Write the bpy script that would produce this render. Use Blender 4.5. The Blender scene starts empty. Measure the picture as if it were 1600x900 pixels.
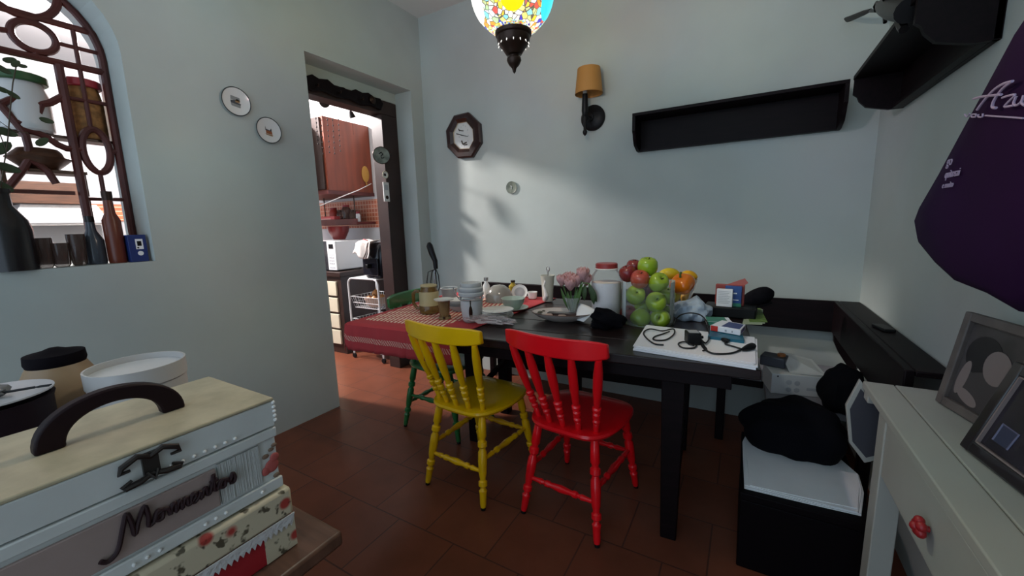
# Dining corner with a checked table, painted chairs and a kitchen beyond
LAMP_E, WORLD_E, KITCH_E, GLOBE_E, EXPO = 1.25, 1.65, 420.0, 112.0, 0.2
import bpy, bmesh, math, random
from mathutils import Matrix, Vector
random.seed(7)
PI = math.pi
R = math.radians
SC = bpy.context.scene
COL = SC.collection

# ------------------------------------------------------------------ camera and measuring helpers
FPX = 630.58
CAM = Vector((0, 0, 1.27))
YAW, PITCH, ROLL = R(30.2335), R(9.0066), R(-1.6442)
_fw = Vector((-math.sin(YAW) * math.cos(PITCH), math.cos(YAW) * math.cos(PITCH), -math.sin(PITCH)))
_rt = Vector((math.cos(YAW), math.sin(YAW), 0))
_up = _rt.cross(_fw)
RT = _rt * math.cos(ROLL) + _up * math.sin(ROLL)
UP = -_rt * math.sin(ROLL) + _up * math.cos(ROLL)

def ray(x, y):
    return _fw + RT * ((x - 800) / FPX) - UP * ((y - 450) / FPX)
def at_z(x, y, z):
    d = ray(x, y); return CAM + d * ((z - CAM.z) / d.z)
def at_y(x, y, Y):
    d = ray(x, y); return CAM + d * (Y / d.y)
def at_x(x, y, X):
    d = ray(x, y); return CAM + d * (X / d.x)
def mpp(p):
    "metres per photo pixel at a point"
    return (Vector(p) - CAM).dot(_fw) / FPX

cam = bpy.data.cameras.new('camera')
cam.sensor_width = 36
cam.lens = FPX / 1600 * 36
cam.clip_start = 0.02
co = bpy.data.objects.new('camera', cam)
COL.objects.link(co)
m = Matrix((RT, UP, -_fw)).transposed().to_4x4()
m.translation = CAM
co.matrix_world = m
SC.camera = co

# ------------------------------------------------------------------ materials
def lin(c):
    return tuple(((v / 12.92) if v <= 0.04045 else ((v + 0.055) / 1.055) ** 2.4) for v in c)
def rgb(r, g, b):
    return lin((r / 255, g / 255, b / 255))
MATS = {}
def mat(name, col, rough=0.5, metal=0.0, var=0.0, scale=8.0, bump=0.0, col2=None, stretch=None, trans=0.0, alpha=1.0, coat=0.0, emis=None, estr=0.0, ior=1.45, spec=0.5, sheen=0.0):
    if name in MATS: return MATS[name]
    M = bpy.data.materials.new(name); M.use_nodes = True
    nt = M.node_tree; b = nt.nodes['Principled BSDF']
    b.inputs['Base Color'].default_value = (*col, 1)
    b.inputs['Roughness'].default_value = rough
    b.inputs['Metallic'].default_value = metal
    b.inputs['Transmission Weight'].default_value = trans
    b.inputs['Alpha'].default_value = alpha
    b.inputs['Coat Weight'].default_value = coat
    b.inputs['IOR'].default_value = ior
    b.inputs['Specular IOR Level'].default_value = spec
    b.inputs['Sheen Weight'].default_value = sheen
    if emis:
        b.inputs['Emission Color'].default_value = (*emis, 1); b.inputs['Emission Strength'].default_value = estr
    if var > 0 or bump > 0 or col2:
        tc = nt.nodes.new('ShaderNodeTexCoord'); mp = nt.nodes.new('ShaderNodeMapping')
        if stretch: mp.inputs['Scale'].default_value = stretch
        nz = nt.nodes.new('ShaderNodeTexNoise'); nz.inputs['Scale'].default_value = scale; nz.inputs['Detail'].default_value = 5
        nt.links.new(tc.outputs['Object'], mp.inputs[0]); nt.links.new(mp.outputs[0], nz.inputs['Vector'])
        rp = nt.nodes.new('ShaderNodeValToRGB')
        c2 = col2 if col2 else tuple(v * (1 - var) for v in col)
        rp.color_ramp.elements[0].color = (*c2, 1); rp.color_ramp.elements[1].color = (*col, 1)
        rp.color_ramp.elements[0].position = 0.35; rp.color_ramp.elements[1].position = 0.65
        nt.links.new(nz.outputs['Fac'], rp.inputs[0]); nt.links.new(rp.outputs[0], b.inputs['Base Color'])
        if bump > 0:
            bp = nt.nodes.new('ShaderNodeBump'); bp.inputs['Strength'].default_value = bump; bp.inputs['Distance'].default_value = 0.01
            nt.links.new(nz.outputs['Fac'], bp.inputs['Height']); nt.links.new(bp.outputs[0], b.inputs['Normal'])
    MATS[name] = M
    return M

def glassy(name, col, rough=0.05, opacity=0.25):
    "thin clear vessel wall: mostly see-through with a glossy coat"
    if name in MATS: return MATS[name]
    M = bpy.data.materials.new(name); M.use_nodes = True
    nt = M.node_tree; b = nt.nodes['Principled BSDF']; out = nt.nodes['Material Output']
    b.inputs['Base Color'].default_value = (*col, 1); b.inputs['Roughness'].default_value = rough
    tr = nt.nodes.new('ShaderNodeBsdfTransparent'); tr.inputs[0].default_value = (*[0.75 + 0.25 * c for c in col], 1)
    fr = nt.nodes.new('ShaderNodeFresnel'); fr.inputs[0].default_value = 1.15
    ad = nt.nodes.new('ShaderNodeMath'); ad.operation = 'ADD'; ad.use_clamp = True; ad.inputs[1].default_value = opacity
    mx = nt.nodes.new('ShaderNodeMixShader')
    nt.links.new(fr.outputs[0], ad.inputs[0]); nt.links.new(ad.outputs[0], mx.inputs[0])
    nt.links.new(tr.outputs[0], mx.inputs[1]); nt.links.new(b.outputs[0], mx.inputs[2]); nt.links.new(mx.outputs[0], out.inputs[0])
    MATS[name] = M
    return M

# ------------------------------------------------------------------ mesh builder
I4 = Matrix.Identity(4)
def T(x, y, z): return Matrix.Translation((x, y, z))
def RX(a): return Matrix.Rotation(a, 4, 'X')
def RY(a): return Matrix.Rotation(a, 4, 'Y')
def RZ(a): return Matrix.Rotation(a, 4, 'Z')
def SCL(x, y, z): return Matrix.Diagonal((x, y, z, 1))

class MB:
    def __init__(s): s.v = []; s.f = []
    def add(s, vs, fs, M=I4):
        o = len(s.v); s.v += [tuple(M @ Vector(p)) for p in vs]; s.f += [tuple(i + o for i in f) for f in fs]; return s
    def box(s, x0, x1, y0, y1, z0, z1, M=I4):
        v = [(x, y, z) for z in (z0, z1) for y in (y0, y1) for x in (x0, x1)]
        return s.add(v, [(0, 2, 3, 1), (4, 5, 7, 6), (0, 1, 5, 4), (2, 6, 7, 3), (0, 4, 6, 2), (1, 3, 7, 5)], M)
    def taper(s, a, b, c, d, z0, z1, M=I4):
        "box with half sizes a,b at z0 and c,d at z1"
        v = [(-a, -b, z0), (a, -b, z0), (a, b, z0), (-a, b, z0), (-c, -d, z1), (c, -d, z1), (c, d, z1), (-c, d, z1)]
        return s.add(v, [(3, 2, 1, 0), (4, 5, 6, 7), (0, 1, 5, 4), (1, 2, 6, 5), (2, 3, 7, 6), (3, 0, 4, 7)], M)
    def lathe(s, prof, n=24, M=I4, cap=True):
        v = []; f = []
        for r, z in prof:
            for k in range(n): v.append((r * math.cos(2 * PI * k / n), r * math.sin(2 * PI * k / n), z))
        for i in range(len(prof) - 1):
            for k in range(n):
                a, b = i * n + k, i * n + (k + 1) % n
                f.append((a, b, b + n, a + n))
        if cap:
            f.append(tuple(reversed(range(n)))); o = (len(prof) - 1) * n; f.append(tuple(o + k for k in range(n)))
        return s.add(v, f, M)
    def prism(s, poly, z0, z1, M=I4):
        n = len(poly)
        v = [(x, y, z0) for x, y in poly] + [(x, y, z1) for x, y in poly]
        f = [tuple(reversed(range(n))), tuple(range(n, 2 * n))] + [(i, (i + 1) % n, n + (i + 1) % n, n + i) for i in range(n)]
        return s.add(v, f, M)
    def tube(s, pts, r, n=8, closed=False, M=I4):
        pts = [Vector(p) for p in pts]; N = len(pts); v = []; f = []
        rs = r if isinstance(r, (list, tuple)) else [r] * N
        up = Vector((0, 0, 1)); prev = None
        for i, p in enumerate(pts):
            if closed: t = pts[(i + 1) % N] - pts[i - 1]
            else: t = pts[min(i + 1, N - 1)] - pts[max(i - 1, 0)]
            t = t.normalized() if t.length > 1e-9 else Vector((0, 0, 1))
            if prev is None:
                a = t.cross(up)
                if a.length < 1e-3: a = t.cross(Vector((1, 0, 0)))
            else:
                a = prev - t * prev.dot(t)
                if a.length < 1e-6: a = t.cross(up)
            a.normalize(); prev = a; b = t.cross(a)
            for k in range(n):
                w = 2 * PI * k / n; v.append(p + (a * math.cos(w) + b * math.sin(w)) * rs[i])
        m = N if closed else N - 1
        for i in range(m):
            j = (i + 1) % N
            for k in range(n):
                f.append((i * n + k, i * n + (k + 1) % n, j * n + (k + 1) % n, j * n + k))
        if not closed: f.append(tuple(reversed(range(n)))); f.append(tuple((N - 1) * n + k for k in range(n)))
        return s.add(v, f, M)
    def ball(s, M=I4, nu=16, nv=10, fn=None):
        v = [(0, 0, -1)]; f = []
        for j in range(1, nv):
            ph = -PI / 2 + PI * j / nv
            for i in range(nu):
                w = 2 * PI * i / nu; v.append((math.cos(ph) * math.cos(w), math.cos(ph) * math.sin(w), math.sin(ph)))
        v.append((0, 0, 1)); L = len(v) - 1
        for i in range(nu):
            f.append((0, 1 + (i + 1) % nu, 1 + i)); a = 1 + (nv - 2) * nu; f.append((L, a + i, a + (i + 1) % nu))
        for j in range(nv - 2):
            for i in range(nu):
                a = 1 + j * nu + i; b = 1 + j * nu + (i + 1) % nu; f.append((a, b, b + nu, a + nu))
        if fn: v = [fn(Vector(p)) for p in v]
        return s.add(v, f, M)
    def grid(s, fn, nu, nv, M=I4):
        v = [fn(i / nu, j / nv) for j in range(nv + 1) for i in range(nu + 1)]
        f = [(j * (nu + 1) + i, j * (nu + 1) + i + 1, (j + 1) * (nu + 1) + i + 1, (j + 1) * (nu + 1) + i) for j in range(nv) for i in range(nu)]
        return s.add(v, f, M)
    def build(s, name, m, parent=None, loc=None, rotz=0, bevel=0, solid=0, sub=0, smooth=True, M=None, angle=40):
        me = bpy.data.meshes.new(name); me.from_pydata(s.v, [], s.f); me.validate()
        bm = bmesh.new(); bm.from_mesh(me); bmesh.ops.recalc_face_normals(bm, faces=bm.faces); bm.to_mesh(me); bm.free()
        if smooth:
            me.polygons.foreach_set('use_smooth', [True] * len(me.polygons)); me.set_sharp_from_angle(angle=R(angle))
        for mm in (m if isinstance(m, list) else [m]): me.materials.append(mm)
        o = bpy.data.objects.new(name, me); COL.objects.link(o)
        if parent: o.parent = parent
        if loc is not None: o.location = loc
        if rotz: o.rotation_euler = (0, 0, rotz)
        if M is not None: o.matrix_local = M
        if bevel:
            b = o.modifiers.new('bevel', 'BEVEL'); b.width = bevel; b.segments = 2; b.limit_method = 'ANGLE'; b.angle_limit = R(50)
        if solid:
            b = o.modifiers.new('thickness', 'SOLIDIFY'); b.thickness = solid; b.offset = 0
        if sub:
            b = o.modifiers.new('smooth', 'SUBSURF'); b.levels = sub; b.render_levels = sub
        return o

def thing(name, label, cat, loc=(0, 0, 0), rotz=0, group=None, rot=None):
    o = bpy.data.objects.new(name, None); COL.objects.link(o); o.empty_display_size = .05
    o.location = loc; o.rotation_euler = rot if rot else (0, 0, rotz)
    o['label'] = label; o['category'] = cat
    if group: o['group'] = group
    return o
def tag(o, label, cat, group=None, kind=None):
    o['label'] = label; o['category'] = cat
    if group: o['group'] = group
    if kind: o['kind'] = kind
    return o
def struct(o, label=None):
    o['kind'] = 'structure'
    if label: o['label'] = label
    return o
def dup(root, loc, rotz, label, name=None):
    r = root.copy(); COL.objects.link(r); r.location = loc; r.rotation_euler = (0, 0, rotz); r['label'] = label
    for ch in list(root.children):
        c = ch.copy(); COL.objects.link(c); c.parent = r
        for g in ch.children:
            d = g.copy(); COL.objects.link(d); d.parent = c
    return r
def part_label(o, l): o['label'] = l; return o

def text_mesh(name, s, size, m, parent, M, shear=0.0, extrude=0.0006, width=None):
    cu = bpy.data.curves.new(name + '_curve', 'FONT'); cu.body = s; cu.size = size; cu.shear = shear; cu.extrude = extrude
    cu.align_x = 'CENTER'; cu.align_y = 'CENTER'
    tmp = bpy.data.objects.new(name + '_tmp', cu); COL.objects.link(tmp)
    dg = bpy.context.evaluated_depsgraph_get()
    me = bpy.data.meshes.new_from_object(tmp.evaluated_get(dg))
    bpy.data.objects.remove(tmp); bpy.data.curves.remove(cu)
    me.name = name; me.materials.clear(); me.materials.append(m)
    o = bpy.data.objects.new(name, me); COL.objects.link(o); o.parent = parent; o.matrix_local = M
    return o

# ------------------------------------------------------------------ palette
wallm = mat('plaster', (0.505, 0.55, 0.52), 0.75, var=0.11, scale=1.6)
kwall = mat('kitchen_white', (0.60, 0.59, 0.60), 0.7)
ceilm = mat('ceiling_white', (0.72, 0.72, 0.68), 0.8)
darkwood = mat('dark_wood', (0.0075, 0.0030, 0.0042), 0.5, spec=.18, var=0.5, scale=7, stretch=(1, 9, 9))
tablewood = mat('table_wood', (0.020, 0.010, 0.010), 0.35, spec=.35, var=0.5, scale=5, stretch=(1, 12, 12), coat=0.2)
brownwood = mat('brown_wood', (0.085, 0.035, 0.018), 0.4, var=0.45, scale=6, stretch=(10, 1, 10))
orangewood = mat('orange_wood', (0.21, 0.042, 0.017), 0.4, var=0.3, scale=3, stretch=(6, 6, 0.6))
cabbrown = mat('cabinet_brown', (0.040, 0.020, 0.016), 0.4, var=0.3, scale=5)
redwood = mat('red_wood', (0.10, 0.018, 0.015), 0.4, var=0.3, scale=6)
grillem = mat('grille_brown', (0.095, 0.020, 0.015), 0.45, var=0.3, scale=9)
black = mat('black_plastic', (0.008, 0.008, 0.009), 0.4, spec=.25)
blackcloth = mat('black_cloth', (0.004, 0.004, 0.006), 0.95, sheen=0.0, spec=0.1)
bronze = mat('dark_bronze', (0.035, 0.018, 0.012), 0.35, metal=0.6)
white = mat('white_plastic', (0.72, 0.72, 0.72), 0.35)
whitepaint = mat('white_paint', (0.38, 0.375, 0.335), 0.45, var=0.06, scale=5)
whitemetal = mat('white_metal', (0.70, 0.70, 0.70), 0.3)
paper = mat('paper', (0.88, 0.88, 0.90), 0.7)
cream = mat('cream', (0.66, 0.60, 0.45), 0.5)
steel = mat('steel', (0.55, 0.55, 0.56), 0.25, metal=0.9)
greym = mat('grey_plastic', (0.42, 0.43, 0.45), 0.4)
clear = glassy('clear_glass', (0.85, 0.88, 0.88), 0.03, 0.03)
clear2 = glassy('clear_glass_thick', (0.80, 0.83, 0.83), 0.05, 0.2)
porcelain = mat('porcelain', (0.74, 0.74, 0.71), 0.2, coat=0.4)

def node_mat(name):
    M = bpy.data.materials.new(name); M.use_nodes = True; MATS[name] = M
    nt = M.node_tree; return M, nt, nt.nodes['Principled BSDF']
# terracotta floor tiles
fm, nt, b = node_mat('terracotta_tiles')
tc = nt.nodes.new('ShaderNodeTexCoord'); mp = nt.nodes.new('ShaderNodeMapping'); mp.inputs['Rotation'].default_value = (0, 0, R(0)); mp.inputs['Location'].default_value = (0.06, 0.08, 0)
bk = nt.nodes.new('ShaderNodeTexBrick'); bk.offset = 0.5; bk.inputs['Scale'].default_value = 1.0
bk.inputs['Brick Width'].default_value = 0.30; bk.inputs['Row Height'].default_value = 0.30; bk.inputs['Mortar Size'].default_value = 0.0035; bk.inputs['Mortar Smooth'].default_value = 0.3
bk.inputs['Color1'].default_value = (0.25, 0.080, 0.042, 1); bk.inputs['Color2'].default_value = (0.215, 0.066, 0.036, 1); bk.inputs['Mortar'].default_value = (0.11, 0.042, 0.03, 1)
nz = nt.nodes.new('ShaderNodeTexNoise'); nz.inputs['Scale'].default_value = 5; nz.inputs['Detail'].default_value = 6
mx = nt.nodes.new('ShaderNodeMixRGB'); mx.blend_type = 'MULTIPLY'; mx.inputs[0].default_value = 0.5
nt.links.new(tc.outputs['Object'], mp.inputs[0]); nt.links.new(mp.outputs[0], bk.inputs['Vector']); nt.links.new(mp.outputs[0], nz.inputs['Vector'])
nt.links.new(bk.outputs['Color'], mx.inputs[1]); nt.links.new(nz.outputs['Fac'], mx.inputs[2]); nt.links.new(mx.outputs[0], b.inputs['Base Color'])
b.inputs['Roughness'].default_value = 0.33; b.inputs['Specular IOR Level'].default_value = 0.22
bp = nt.nodes.new('ShaderNodeBump'); bp.inputs['Strength'].default_value = 0.25; bp.inputs['Distance'].default_value = 0.004; bp.invert = True
nt.links.new(bk.outputs['Fac'], bp.inputs['Height']); nt.links.new(bp.outputs[0], b.inputs['Normal'])
# kitchen mosaic band
tm, nt, b = node_mat('orange_mosaic')
tc = nt.nodes.new('ShaderNodeTexCoord'); mp = nt.nodes.new('ShaderNodeMapping'); mp.inputs['Rotation'].default_value = (R(90), 0, 0)
bk = nt.nodes.new('ShaderNodeTexBrick'); bk.offset = 0; bk.inputs['Scale'].default_value = 1
bk.inputs['Brick Width'].default_value = 0.045; bk.inputs['Row Height'].default_value = 0.045; bk.inputs['Mortar Size'].default_value = 0.005
bk.inputs['Color1'].default_value = (0.52, 0.13, 0.06, 1); bk.inputs['Color2'].default_value = (0.40, 0.09, 0.045, 1); bk.inputs['Mortar'].default_value = (0.62, 0.35, 0.25, 1)
nt.links.new(tc.outputs['Object'], mp.inputs[0]); nt.links.new(mp.outputs[0], bk.inputs['Vector']); nt.links.new(bk.outputs['Color'], b.inputs['Base Color']); b.inputs['Roughness'].default_value = 0.3

# ------------------------------------------------------------------ room shell
YB, XL, XR, ZC = 2.84, -2.495, 0.556, 3.0
XK, YK, XF = -2.80, 3.2, -6.0
struct(MB().box(XF - .1, XR + .1, -1.7, YK + .1, -0.08, 0).build('floor', fm, smooth=False), 'brown red terracotta tile floor')
struct(MB().box(XL, XR + .1, -1.7, YB, ZC, ZC + .08).build('ceiling', ceilm, smooth=False), 'plain white ceiling of the dining room')
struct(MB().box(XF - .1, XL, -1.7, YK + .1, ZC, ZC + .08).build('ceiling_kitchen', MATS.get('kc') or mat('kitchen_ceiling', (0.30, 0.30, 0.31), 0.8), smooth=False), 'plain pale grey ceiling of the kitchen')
struct(MB().box(XK, XR + .1, YB, YB + .12, 0, ZC).build('wall_back', wallm, smooth=False), 'pale green grey plaster wall behind the table')
struct(MB().box(XR, XR + .1, -1.7, YB, 0, ZC).build('wall_right', wallm, smooth=False), 'pale green grey plaster wall on the right')
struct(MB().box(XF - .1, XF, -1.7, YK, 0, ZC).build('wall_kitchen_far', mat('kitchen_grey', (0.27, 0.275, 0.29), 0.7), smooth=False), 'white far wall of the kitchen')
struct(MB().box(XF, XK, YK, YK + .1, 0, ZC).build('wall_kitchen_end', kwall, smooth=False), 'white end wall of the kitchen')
WL, WR, WS = -0.36, 0.832, 1.141
arch = [(WR, WS), (WR, 2.08)] + [(WR - .3 + .3 * math.cos(R(a)), 2.08 + .3 * math.sin(R(a))) for a in range(10, 91, 10)]
archl = [(WL + WR - y, z) for y, z in reversed(arch)]
w = MB()
MYZ = Matrix(((0, 0, 1, 0), (1, 0, 0, 0), (0, 1, 0, 0), (0, 0, 0, 1)))     # prism (x,y,z) -> (Y, Z, X)
def yz(w, poly, x0, x1): w.prism(poly, x0, x1, MYZ)
yz(w, [(-1.7, 0), (WL, 0), (WL, ZC), (-1.7, ZC)], XK, XL)
yz(w, [(WL, 0), (WR, 0), (WR, WS), (WL, WS)], XK, XL)
full = arch[1:] + archl[:-1]
for (a, b2) in zip(full[:-1], full[1:]):
    yz(w, [a, (a[0], ZC), (b2[0], ZC), b2], XK, XL)
DL, DR, DT = 1.749, 2.695, 2.392
yz(w, [(WR, 0), (DL, 0), (DL, ZC), (WR, ZC)], XK, XL)
yz(w, [(DL, DT), (DR, DT), (DR, ZC), (DL, ZC)], XK, XL)
yz(w, [(DR, 0), (YB + .12, 0), (YB + .12, ZC), (DR, ZC)], XK, XL)
yz(w, [(DL, 2.312), (DR, 2.312), (DR, DT), (DL, DT)], XK, -2.675)
struct(w.build('wall_left', wallm, smooth=False), 'pale grey plaster wall with an arched opening and a doorway')

# wooden door frame set back in the doorway
d1 = struct(bpy.data.objects.new('door_1', None), 'dark brown wooden door frame set back in the doorway'); COL.objects.link(d1); d1.location = (-2.74, 2.2, 0)
f = MB(); f.box(-.06, .07, .32, .49, 0, 2.2); f.build('jamb', cabbrown, d1, bevel=.004)
f = MB(); f.box(-.06, .07, -.449, -.375, 0, 2.2); f.build('jamb', cabbrown, d1, bevel=.004)
f = MB(); f.box(-.06, .07, -.449, .49, 2.2, 2.31); f.build('lintel', cabbrown, d1, bevel=.004)
for z in (1.55, 1.40, 0.95):
    MB().lathe([(.006, 0), (.006, .003)], 10, T(.07, .47, z) @ RY(PI / 2)).build('screw', bronze, d1)
# carved ornament along the lintel
pl = [(-.40, 0), (-.30, .05), (-.25, .035), (-.18, .05), (-.12, .02), (-.05, .03), (.0, .015), (.06, .045), (.12, .035), (.18, .05), (.24, .03), (.30, .035), (.33, 0), (.30, -.055), (.2, -.04), (.1, -.06), (0, -.04), (-.1, -.055), (-.22, -.04), (-.3, -.06), (-.38, -.04)]
o = thing('carved_rack', 'dark carved wavy wooden rack fixed along the top of the door frame', 'rack', (-2.669, 2.2, 2.275))
o2 = MB().prism(pl, 0, .025, MYZ).build('board', darkwood, o, bevel=.004)
for y in (-.28, -.1, .1):
    MB().tube([(.025, y, -.02), (.05, y, -.025), (.055, y, -.01)], .005).build('hook', bronze, o)
k = MB(); k.lathe([(.028, 0), (.03, .008), (.015, .02), (.002, .024)], 14, T(.026, .21, 0) @ RY(PI / 2)); k.build('boss', bronze, o)

# arched grille
GX = -2.67
def gp(x, y): return at_x(x, y, GX)
wroot = struct(bpy.data.objects.new('window_1', None), 'arched opening with a brown geometric grille'); COL.objects.link(wroot)
def gtube(pxs, r, name, ext=0.0):
    pts = [gp(*p) for p in pxs]
    if ext:
        pts = [Vector((GX, WL + .03, pts[0].z))] + pts
    return MB().tube(pts, r * 1.25, 8).build(name, grillem, wroot)
ga = [(y - .014, z) for y, z in arch[:2]] + [(WR - .3 + .286 * math.cos(R(a)), 2.08 + .286 * math.sin(R(a))) for a in range(10, 91, 10)]
gfull = ga + [(WL + WR - y, z) for y, z in reversed(ga)]
MB().tube([(GX, y, z + .012 if z < WS + .01 else z) for y, z in gfull], .016, 8).build('outer_frame', grillem, wroot)
for z, r in ((gp(70, 31).z, .014), (gp(80, 95).z, .015)):
    MB().tube([(GX, WL + .016, z), (GX, WR - .016, z)], r, 8).build('rail', grillem, wroot)
z = gp(97, 151).z
MB().tube([(GX, gp(97, 151).y, z), (GX, WR - .016, z)], .009, 8).build('rail', grillem, wroot)
MB().tube([(GX, gp(90, 68).y, gp(120, 75).z), (GX, WR - .016, gp(120, 75).z)], .009, 8).build('rail', grillem, wroot)
z = gp(160, 311).z
MB().tube([(GX, gp(135, 311).y, z), (GX, WR - .016, z)], .009, 8).build('rail', grillem, wroot)
y = gp(114, 220).y
MB().tube([(GX, y, WS), (GX, y, gp(86, 100).z)], .017, 8).build('stile', grillem, wroot)
y = gp(127, 120).y
MB().tube([(GX, y, gp(146, 205).z), (GX, y, gp(114, 45).z)], .009, 8).build('stile', grillem, wroot)
y = gp(160, 290).y
MB().tube([(GX, y, WS), (GX, y, gp(157, 268).z)], .009, 8).build('stile', grillem, wroot)
def gell(cx, cy, rx, ry, r, name='oval'):
    c = gp(cx, cy); a = abs(gp(cx + rx, cy).y - gp(cx - rx, cy).y) / 2; bb = abs(gp(cx, cy + ry).z - gp(cx, cy - ry).z) / 2
    MB().tube([(GX, c.y + a * math.cos(t * PI / 16), c.z + bb * math.sin(t * PI / 16)) for t in range(32)], r * 1.25, 8, closed=True).build(name, grillem, wroot)
gell(53, 58, 34, 22, .011); gell(151, 236, 21, 33, .012)
gell(25, -30, 64, 52, .012)
gtube([(0, 46), (16, 48)], .009, 'rail', 1)
gtube([(53, 37), (54, 28)], .009, 'link'); gtube([(54, 82), (56, 92)], .009, 'link')
for pts in ([(0, 163), (20, 154), (45, 158), (62, 163), (78, 161), (97, 151)], [(64, 163), (60, 178), (45, 190), (28, 192)],
            [(-6, 158), (0, 163), (15, 180), (30, 198), (40, 212), (45, 230), (45, 250), (36, 265), (24, 280), (14, 292)],
            [(32, 198), (45, 204), (60, 208), (76, 216), (90, 226), (104, 232), (116, 233)], [(45, 250), (60, 256), (75, 268), (88, 287)],
            [(116, 233), (130, 235)], [(172, 237), (190, 239)]):
    gtube(pts, .011, 'scroll')
MB().box(GX - .012, GX + .012, gp(0, 290).y - .2, gp(114, 290).y, gp(60, 300).z - .008, gp(60, 300).z + .008).build('rail', grillem, wroot)
# glass shelves behind the grille
for zz, nm in ((gp(120, 206).z - .02, 1),):
    struct(MB().box(XK + .01, GX - .02, WL + .01, WR - .01, zz - .012, zz).build('trim_1', brownwood, bevel=.002), 'narrow wooden shelf behind the grille')
SHZ = gp(120, 206).z - .02

# jars and things in the arched opening
def jar_big(name, label, px, py, w, zb, ztop, X, body, lidm, content=None, group=None, lidh=.035):
    p = at_x(px, py, X); r = w * mpp(p) / 2
    t = thing(name, label, 'jar', (X, p.y, zb), group=group)
    h = ztop - zb - lidh
    MB().lathe([(r * .85, 0), (r * .95, .01), (r * .95, h * .75), (r * .8, h), ], 20).build('body', body, t)
    if content: MB().lathe([(r * .8, .006), (r * .9, .012), (r * .9, h * .6)], 20).build('contents', content, t)
    MB().lathe([(r * .95, h), (r, h + .004), (r, h + lidh - .004), (r * .93, h + lidh)], 20).build('lid', lidm, t)
    return t
greenlid = mat('green_lid', (0.03, 0.09, 0.03), 0.4); redlid = mat('red_lid', (0.30, 0.02, 0.03), 0.4)
milky = mat('milky_jar', (0.62, 0.62, 0.62), 0.3)
spice = mat('spice_brown', (0.34, 0.16, 0.05), 0.8, var=0.5, scale=40)
jar_big('glass_jar', 'big milky jar with a dark green lid behind the grille', 33, 150, 64, SHZ, at_x(33, 118, -2.735).z, -2.735, milky, greenlid)
jar_big('spice_jar', 'jar of brown spice with a red lid behind the grille', 132, 165, 46, SHZ, at_x(132, 128, -2.735).z, -2.735, spice, redlid)
p = at_x(62, 250, -2.73)
t = thing('wooden_bowl', 'dark wooden bowl seen through the lower part of the grille', 'bowl', (-2.73, p.y, at_x(62, 266, -2.73).z))
r = 45 * mpp(p)
MB().lathe([(r * .4, 0), (r * .8, .05), (min(r, .062), .09), (min(r, .062) - .006, .09), (r * .7, .05), (r * .3, .012)], 24, cap=True).build('bowl', brownwood, t)
MB().box(-.06, .06, -.13, .13, -.014, 0).build('stand', brownwood, t, bevel=.002)
for s in (-.12, .12):
    MB().box(-.05, .05, s - .006, s + .006, WS - t.location.z, -.014).build('stand_leg', brownwood, t)

def bottle(name, label, px, pbase, w, ptop, X, bodym, capm, profile=None, group=None):
    p = at_x(px, pbase, X); r = w * mpp(p) / 2; zb = WS + .001; h = at_x(px, ptop, X).z - zb
    t = thing(name, label, 'bottle', (X, p.y, zb), group=group)
    pr = profile or [(.9, 0), (1, .03), (1, .55), (.85, .66), (.42, .76), (.38, .9)]
    MB().lathe([(r * a, h * b_) for a, b_ in pr], 18).build('body', bodym, t)
    rr, zz = pr[-1]
    MB().lathe([(r * rr * 1.15, h * zz), (r * rr * 1.15, h)], 18).build('cap', capm, t)
    return t
darkglass = mat('dark_bottle', (0.012, 0.009, 0.010), 0.25)
redsauce = mat('red_sauce', (0.14, 0.03, 0.015), 0.3); yell = mat('yellow_cap', (0.55, 0.30, 0.04), 0.5)
bottle('dark_vase', 'tall dark bottle at the left end of the window sill', 22, 420, 56, 296, -2.54, darkglass, darkglass, [(1, 0), (1, .5), (.9, .62), (.45, .8), (.42, .95)])
tb = bottle('sauce_bottle', 'red sauce bottle with an orange base label beside the blue carton', 186, 412, 22, 300, -2.57, redsauce, bronze, [(.95, 0), (1, .05), (1, .6), (.6, .7), (.5, .88)])
bb = tb.children[0]
MB().lathe([(.0215, .055), (.0215, .105)], 18, cap=False).build('label_band', yell, tb)
bottle('spice_bottle', 'short dark bottle standing between the sauce bottle and the trinkets', 152, 412, 26, 338, -2.60, mat('blue_grey_glass', (0.05, 0.06, 0.08), 0.2), darkglass, [(.95, 0), (1, .05), (1, .5), (.5, .7), (.4, .88)])
brnglass = glassy('smoked_glass', (0.10, 0.06, 0.05), 0.08, 0.55)
for i, (px, w, top, lab) in enumerate([(72, 24, 372, 'small smoked glass tumbler on the sill beside the dark bottle'), (98, 24, 380, 'low smoked glass dish in the middle of the sill'), (126, 22, 366, 'smoked glass cup on the sill next to the short dark bottle')]):
    p = at_x(px, 414, -2.56); r = w * mpp(p) / 2; h = at_x(px, top, -2.56).z - WS
    o = MB().lathe([(r * .6, 0), (r * .8, h * .1), (r, h * .9), (r * .97, h), (r * .8, h * .9), (r * .6, h * .12)], 18).build('smoked_glass', brnglass, loc=(-2.56, p.y, WS + .001))
    tag(o, lab, 'glass', 'smoked glasses on the window sill')
p = at_x(122, 400, -2.60)
o = tag(MB().box(-.004, .004, -.016, .016, 0, .055).build('small_card', cream, loc=(-2.615, at_x(120, 395, -2.6).y, WS + .03)), 'small cream card among the smoked glasses on the sill', 'card')
o.location.z = WS + .001
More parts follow.
